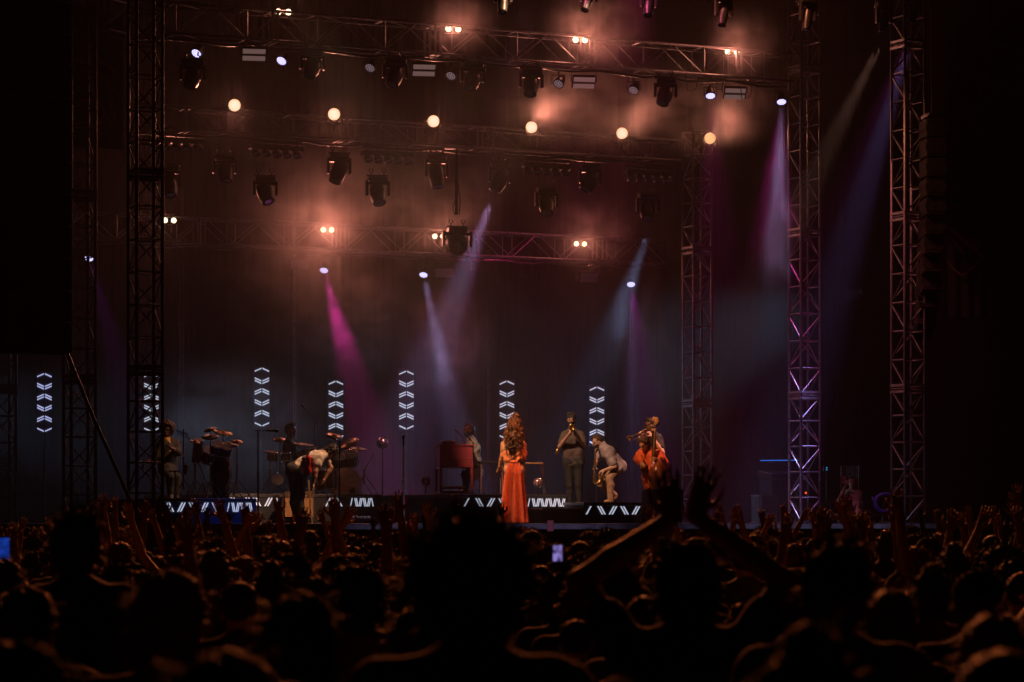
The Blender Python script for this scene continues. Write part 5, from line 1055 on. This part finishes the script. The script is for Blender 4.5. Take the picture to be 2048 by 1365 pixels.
for z, L in zb.items():
    L.sort(key=lambda a: a[2])
    for i, (o, x, Y, ti) in enumerate(L):
        _, arms, style, hair, shirt, capc = TP[ti][0:1]+TP[ti][1:]
        hs_ = 'cap over dark hair' if capc else '%s %s hair' % (HN[hair.name], {'buzz': 'cropped', 'tail': 'tied', 'bun': 'bunned'}.get(style, style))
        o['label'] = '%s, %s, %s from us %s' % (hs_, AN[arms], 'nearest' if i == 0 else ORD[i], z)
# phones held up in the crowd
def screen(name, sc_, c0, c1, st_):
    m = bpy.data.materials.new(name); m.use_nodes = True; t_ = m.node_tree; b_ = t_.nodes['Principled BSDF']
    n_ = t_.nodes.new('ShaderNodeTexNoise'); n_.inputs['Scale'].default_value = sc_; tc_ = t_.nodes.new('ShaderNodeTexCoord'); t_.links.new(tc_.outputs['Object'], n_.inputs['Vector'])
    cr = t_.nodes.new('ShaderNodeValToRGB'); cr.color_ramp.elements[0].position = .38; cr.color_ramp.elements[0].color = (*c0, 1); cr.color_ramp.elements[1].position = .62; cr.color_ramp.elements[1].color = (*c1, 1)
    t_.links.new(n_.outputs['Fac'], cr.inputs[0]); t_.links.new(cr.outputs[0], b_.inputs['Emission Color']); b_.inputs['Emission Strength'].default_value = st_; b_.inputs['Base Color'].default_value = (.01, .01, .01, 1); return m
SCRN = screen('phone_screen_picture', 26, (.02, .015, .08), (.34, .26, .75), .75); SCRB = screen('phone_screen_blue', 20, (.005, .01, .10), (.01, .06, .50), .7)
for x, y, Y, w_, h_, m_, l in [(1115, 1107, 16.2, .06, .10, SCRN, 'phone with a purple stage picture held up right of the singer'), (3, 1100, 14.6, .085, .13, SCRB, 'phone with a blue screen held up at the left photo edge'), (1101, 1052, 30, .07, .12, mat('dark_screen', (.05, .02, .04), .3, emit=(.15, .04, .08), es=.35), 'small dark phone held high between the singer and the man in the cap')]:
    t = thing('mobile_phone', l, 'phone', PX(x, y, Y), None, 'phones held up in the crowd'); MB().box((0, .005, 0), (w_, .008, h_), bev=.002).build('case', BLKP, t); MB().box((0, -.001, 0), (w_-.006, .004, h_-.008)).build('screen', m_, t)
# crowd back light: unseen lamps added near the highest truss to rim the heads
for u, tx in ((3, -3.2), (7, 0), (11, 3.6)): spot(S(u, -.6, 10.9), (tx, 17, 1.2), CROWDW, (1, .22, .06), 62, .9)
for u in (2, 12): spot(S(u, -.6, 10.9), (0 if u < 5 else 1.5, 7, 1.2), CROWDW*1.5, (1, .21, .055), 30, .9)
# ------------------------------------------------------------ haze and smoke
def volmat(name, dens, col, aniso=.2, noise=None):
    m = bpy.data.materials.new(name); m.use_nodes = True; t = m.node_tree; t.nodes.clear()
    o = t.nodes.new('ShaderNodeOutputMaterial'); v = t.nodes.new('ShaderNodeVolumePrincipled')
    v.inputs['Color'].default_value = (*col, 1); v.inputs['Density'].default_value = dens; v.inputs['Anisotropy'].default_value = aniso
    t.links.new(v.outputs[0], o.inputs['Volume'])
    if noise:
        tc = t.nodes.new('ShaderNodeTexCoord'); ln = t.nodes.new('ShaderNodeVectorMath'); ln.operation = 'LENGTH'
        t.links.new(tc.outputs['Object'], ln.inputs[0])
        fo = t.nodes.new('ShaderNodeMapRange'); fo.interpolation_type = 'SMOOTHSTEP'
        fo.inputs['From Min'].default_value = .25; fo.inputs['From Max'].default_value = .98; fo.inputs['To Min'].default_value = 1; fo.inputs['To Max'].default_value = 0
        t.links.new(ln.outputs['Value'], fo.inputs['Value'])
        n = t.nodes.new('ShaderNodeTexNoise'); n.inputs['Scale'].default_value = noise; n.inputs['Detail'].default_value = 4; n.inputs['Distortion'].default_value = 1.1
        oi = t.nodes.new('ShaderNodeObjectInfo'); av = t.nodes.new('ShaderNodeVectorMath'); av.operation = 'ADD'
        t.links.new(tc.outputs['Object'], av.inputs[0]); t.links.new(oi.outputs['Location'], av.inputs[1]); t.links.new(av.outputs[0], n.inputs['Vector'])
        r = t.nodes.new('ShaderNodeMapRange'); r.inputs['From Min'].default_value = .40; r.inputs['From Max'].default_value = .68; r.inputs['To Min'].default_value = .06
        t.links.new(n.outputs['Fac'], r.inputs['Value'])
        mu = t.nodes.new('ShaderNodeMath'); mu.operation = 'MULTIPLY'; t.links.new(fo.outputs[0], mu.inputs[0]); t.links.new(r.outputs[0], mu.inputs[1])
        m2 = t.nodes.new('ShaderNodeMath'); m2.operation = 'MULTIPLY'; t.links.new(mu.outputs[0], m2.inputs[0]); m2.inputs[1].default_value = dens
        t.links.new(m2.outputs[0], v.inputs['Density'])
    return m
hz = MB(); hz.box((0, 35, 6.5), (70, 84, 15.2))
tag(hz.build('haze', volmat('haze_air', HAZE, (.95, .93, .92))), None, None, kind='stuff')
sg = MB(); sbox(sg, -3.5, 17.5, .45, 15.2, .02, 11.6)
tag(sg.build('smoke', volmat('stage_smoke', STAGEAIR, (.95, .93, .92))), 'thin smoke hanging over the whole stage', 'smoke', kind='stuff')
SM = {}
def smoke(x, y, v, r, dens, lab):
    p = onv(x, y, v); me = SM.get('m')
    k = round(dens, 2)
    o = MB().ball((0, 0, 0), 1.0, 16).build('smoke', SM.setdefault(k, volmat('smoke_air', dens, (.95, .92, .9), .1, 2.3)), None, True)
    o.location = p; o.scale = r; o.rotation_euler = (0, 0, PHI); tag(o, lab, 'smoke', kind='stuff')
if SMOKE:
    smoke(650, 430, 11.0, (2.6, 1.7, 2.0), .60, 'thickest smoke around the twin lamp of the far truss')
    smoke(700, 640, 11.2, (2.2, 1.5, 1.5), .26, 'smoke drifting above the drummer')
    smoke(560, 560, 11.0, (1.8, 1.4, 1.4), .18, 'smoke thinning out left of the magenta beam')
    smoke(870, 400, 11.0, (1.7, 1.4, 1.3), .34, 'smoke behind the hanging moving head')
    smoke(885, 690, 11.0, (1.2, 1.3, 1.5), .22, 'smoke where the pale beams cross')
    smoke(1165, 205, 6.0, (2.3, 1.3, 1.15), .45, 'smoke right of the fourth round lamp')
    smoke(1390, 215, 6.0, (2.1, 1.3, 1.15), .40, 'smoke right of the fifth round lamp')
    smoke(1190, 55, 2.8, (1.2, .9, .9), .50, 'smoke rising over the third twin lamp of the topmost truss')
    smoke(920, 45, 2.8, (.9, .9, .7), .26, 'smoke at the second twin lamp of the topmost truss')
    smoke(1480, 85, 2.8, (.9, .9, .8), .28, 'smoke at the rightmost twin lamp of the topmost truss')
    smoke(1190, 460, 11.5, (1.6, 1.4, 1.1), .20, 'smoke at the rightmost twin lamp of the far truss')
    smoke(470, 850, 9.5, (2.2, 1.6, 1.6), .14, 'smoke low behind the left percussion')
    smoke(1330, 620, 7.6, (1.4, 1.4, 3.0), .10, 'smoke around the hazy tower')
    smoke(1560, 420, 3.2, (.9, 1.0, 1.8), .12, 'smoke in the white beam beside the magenta tower')
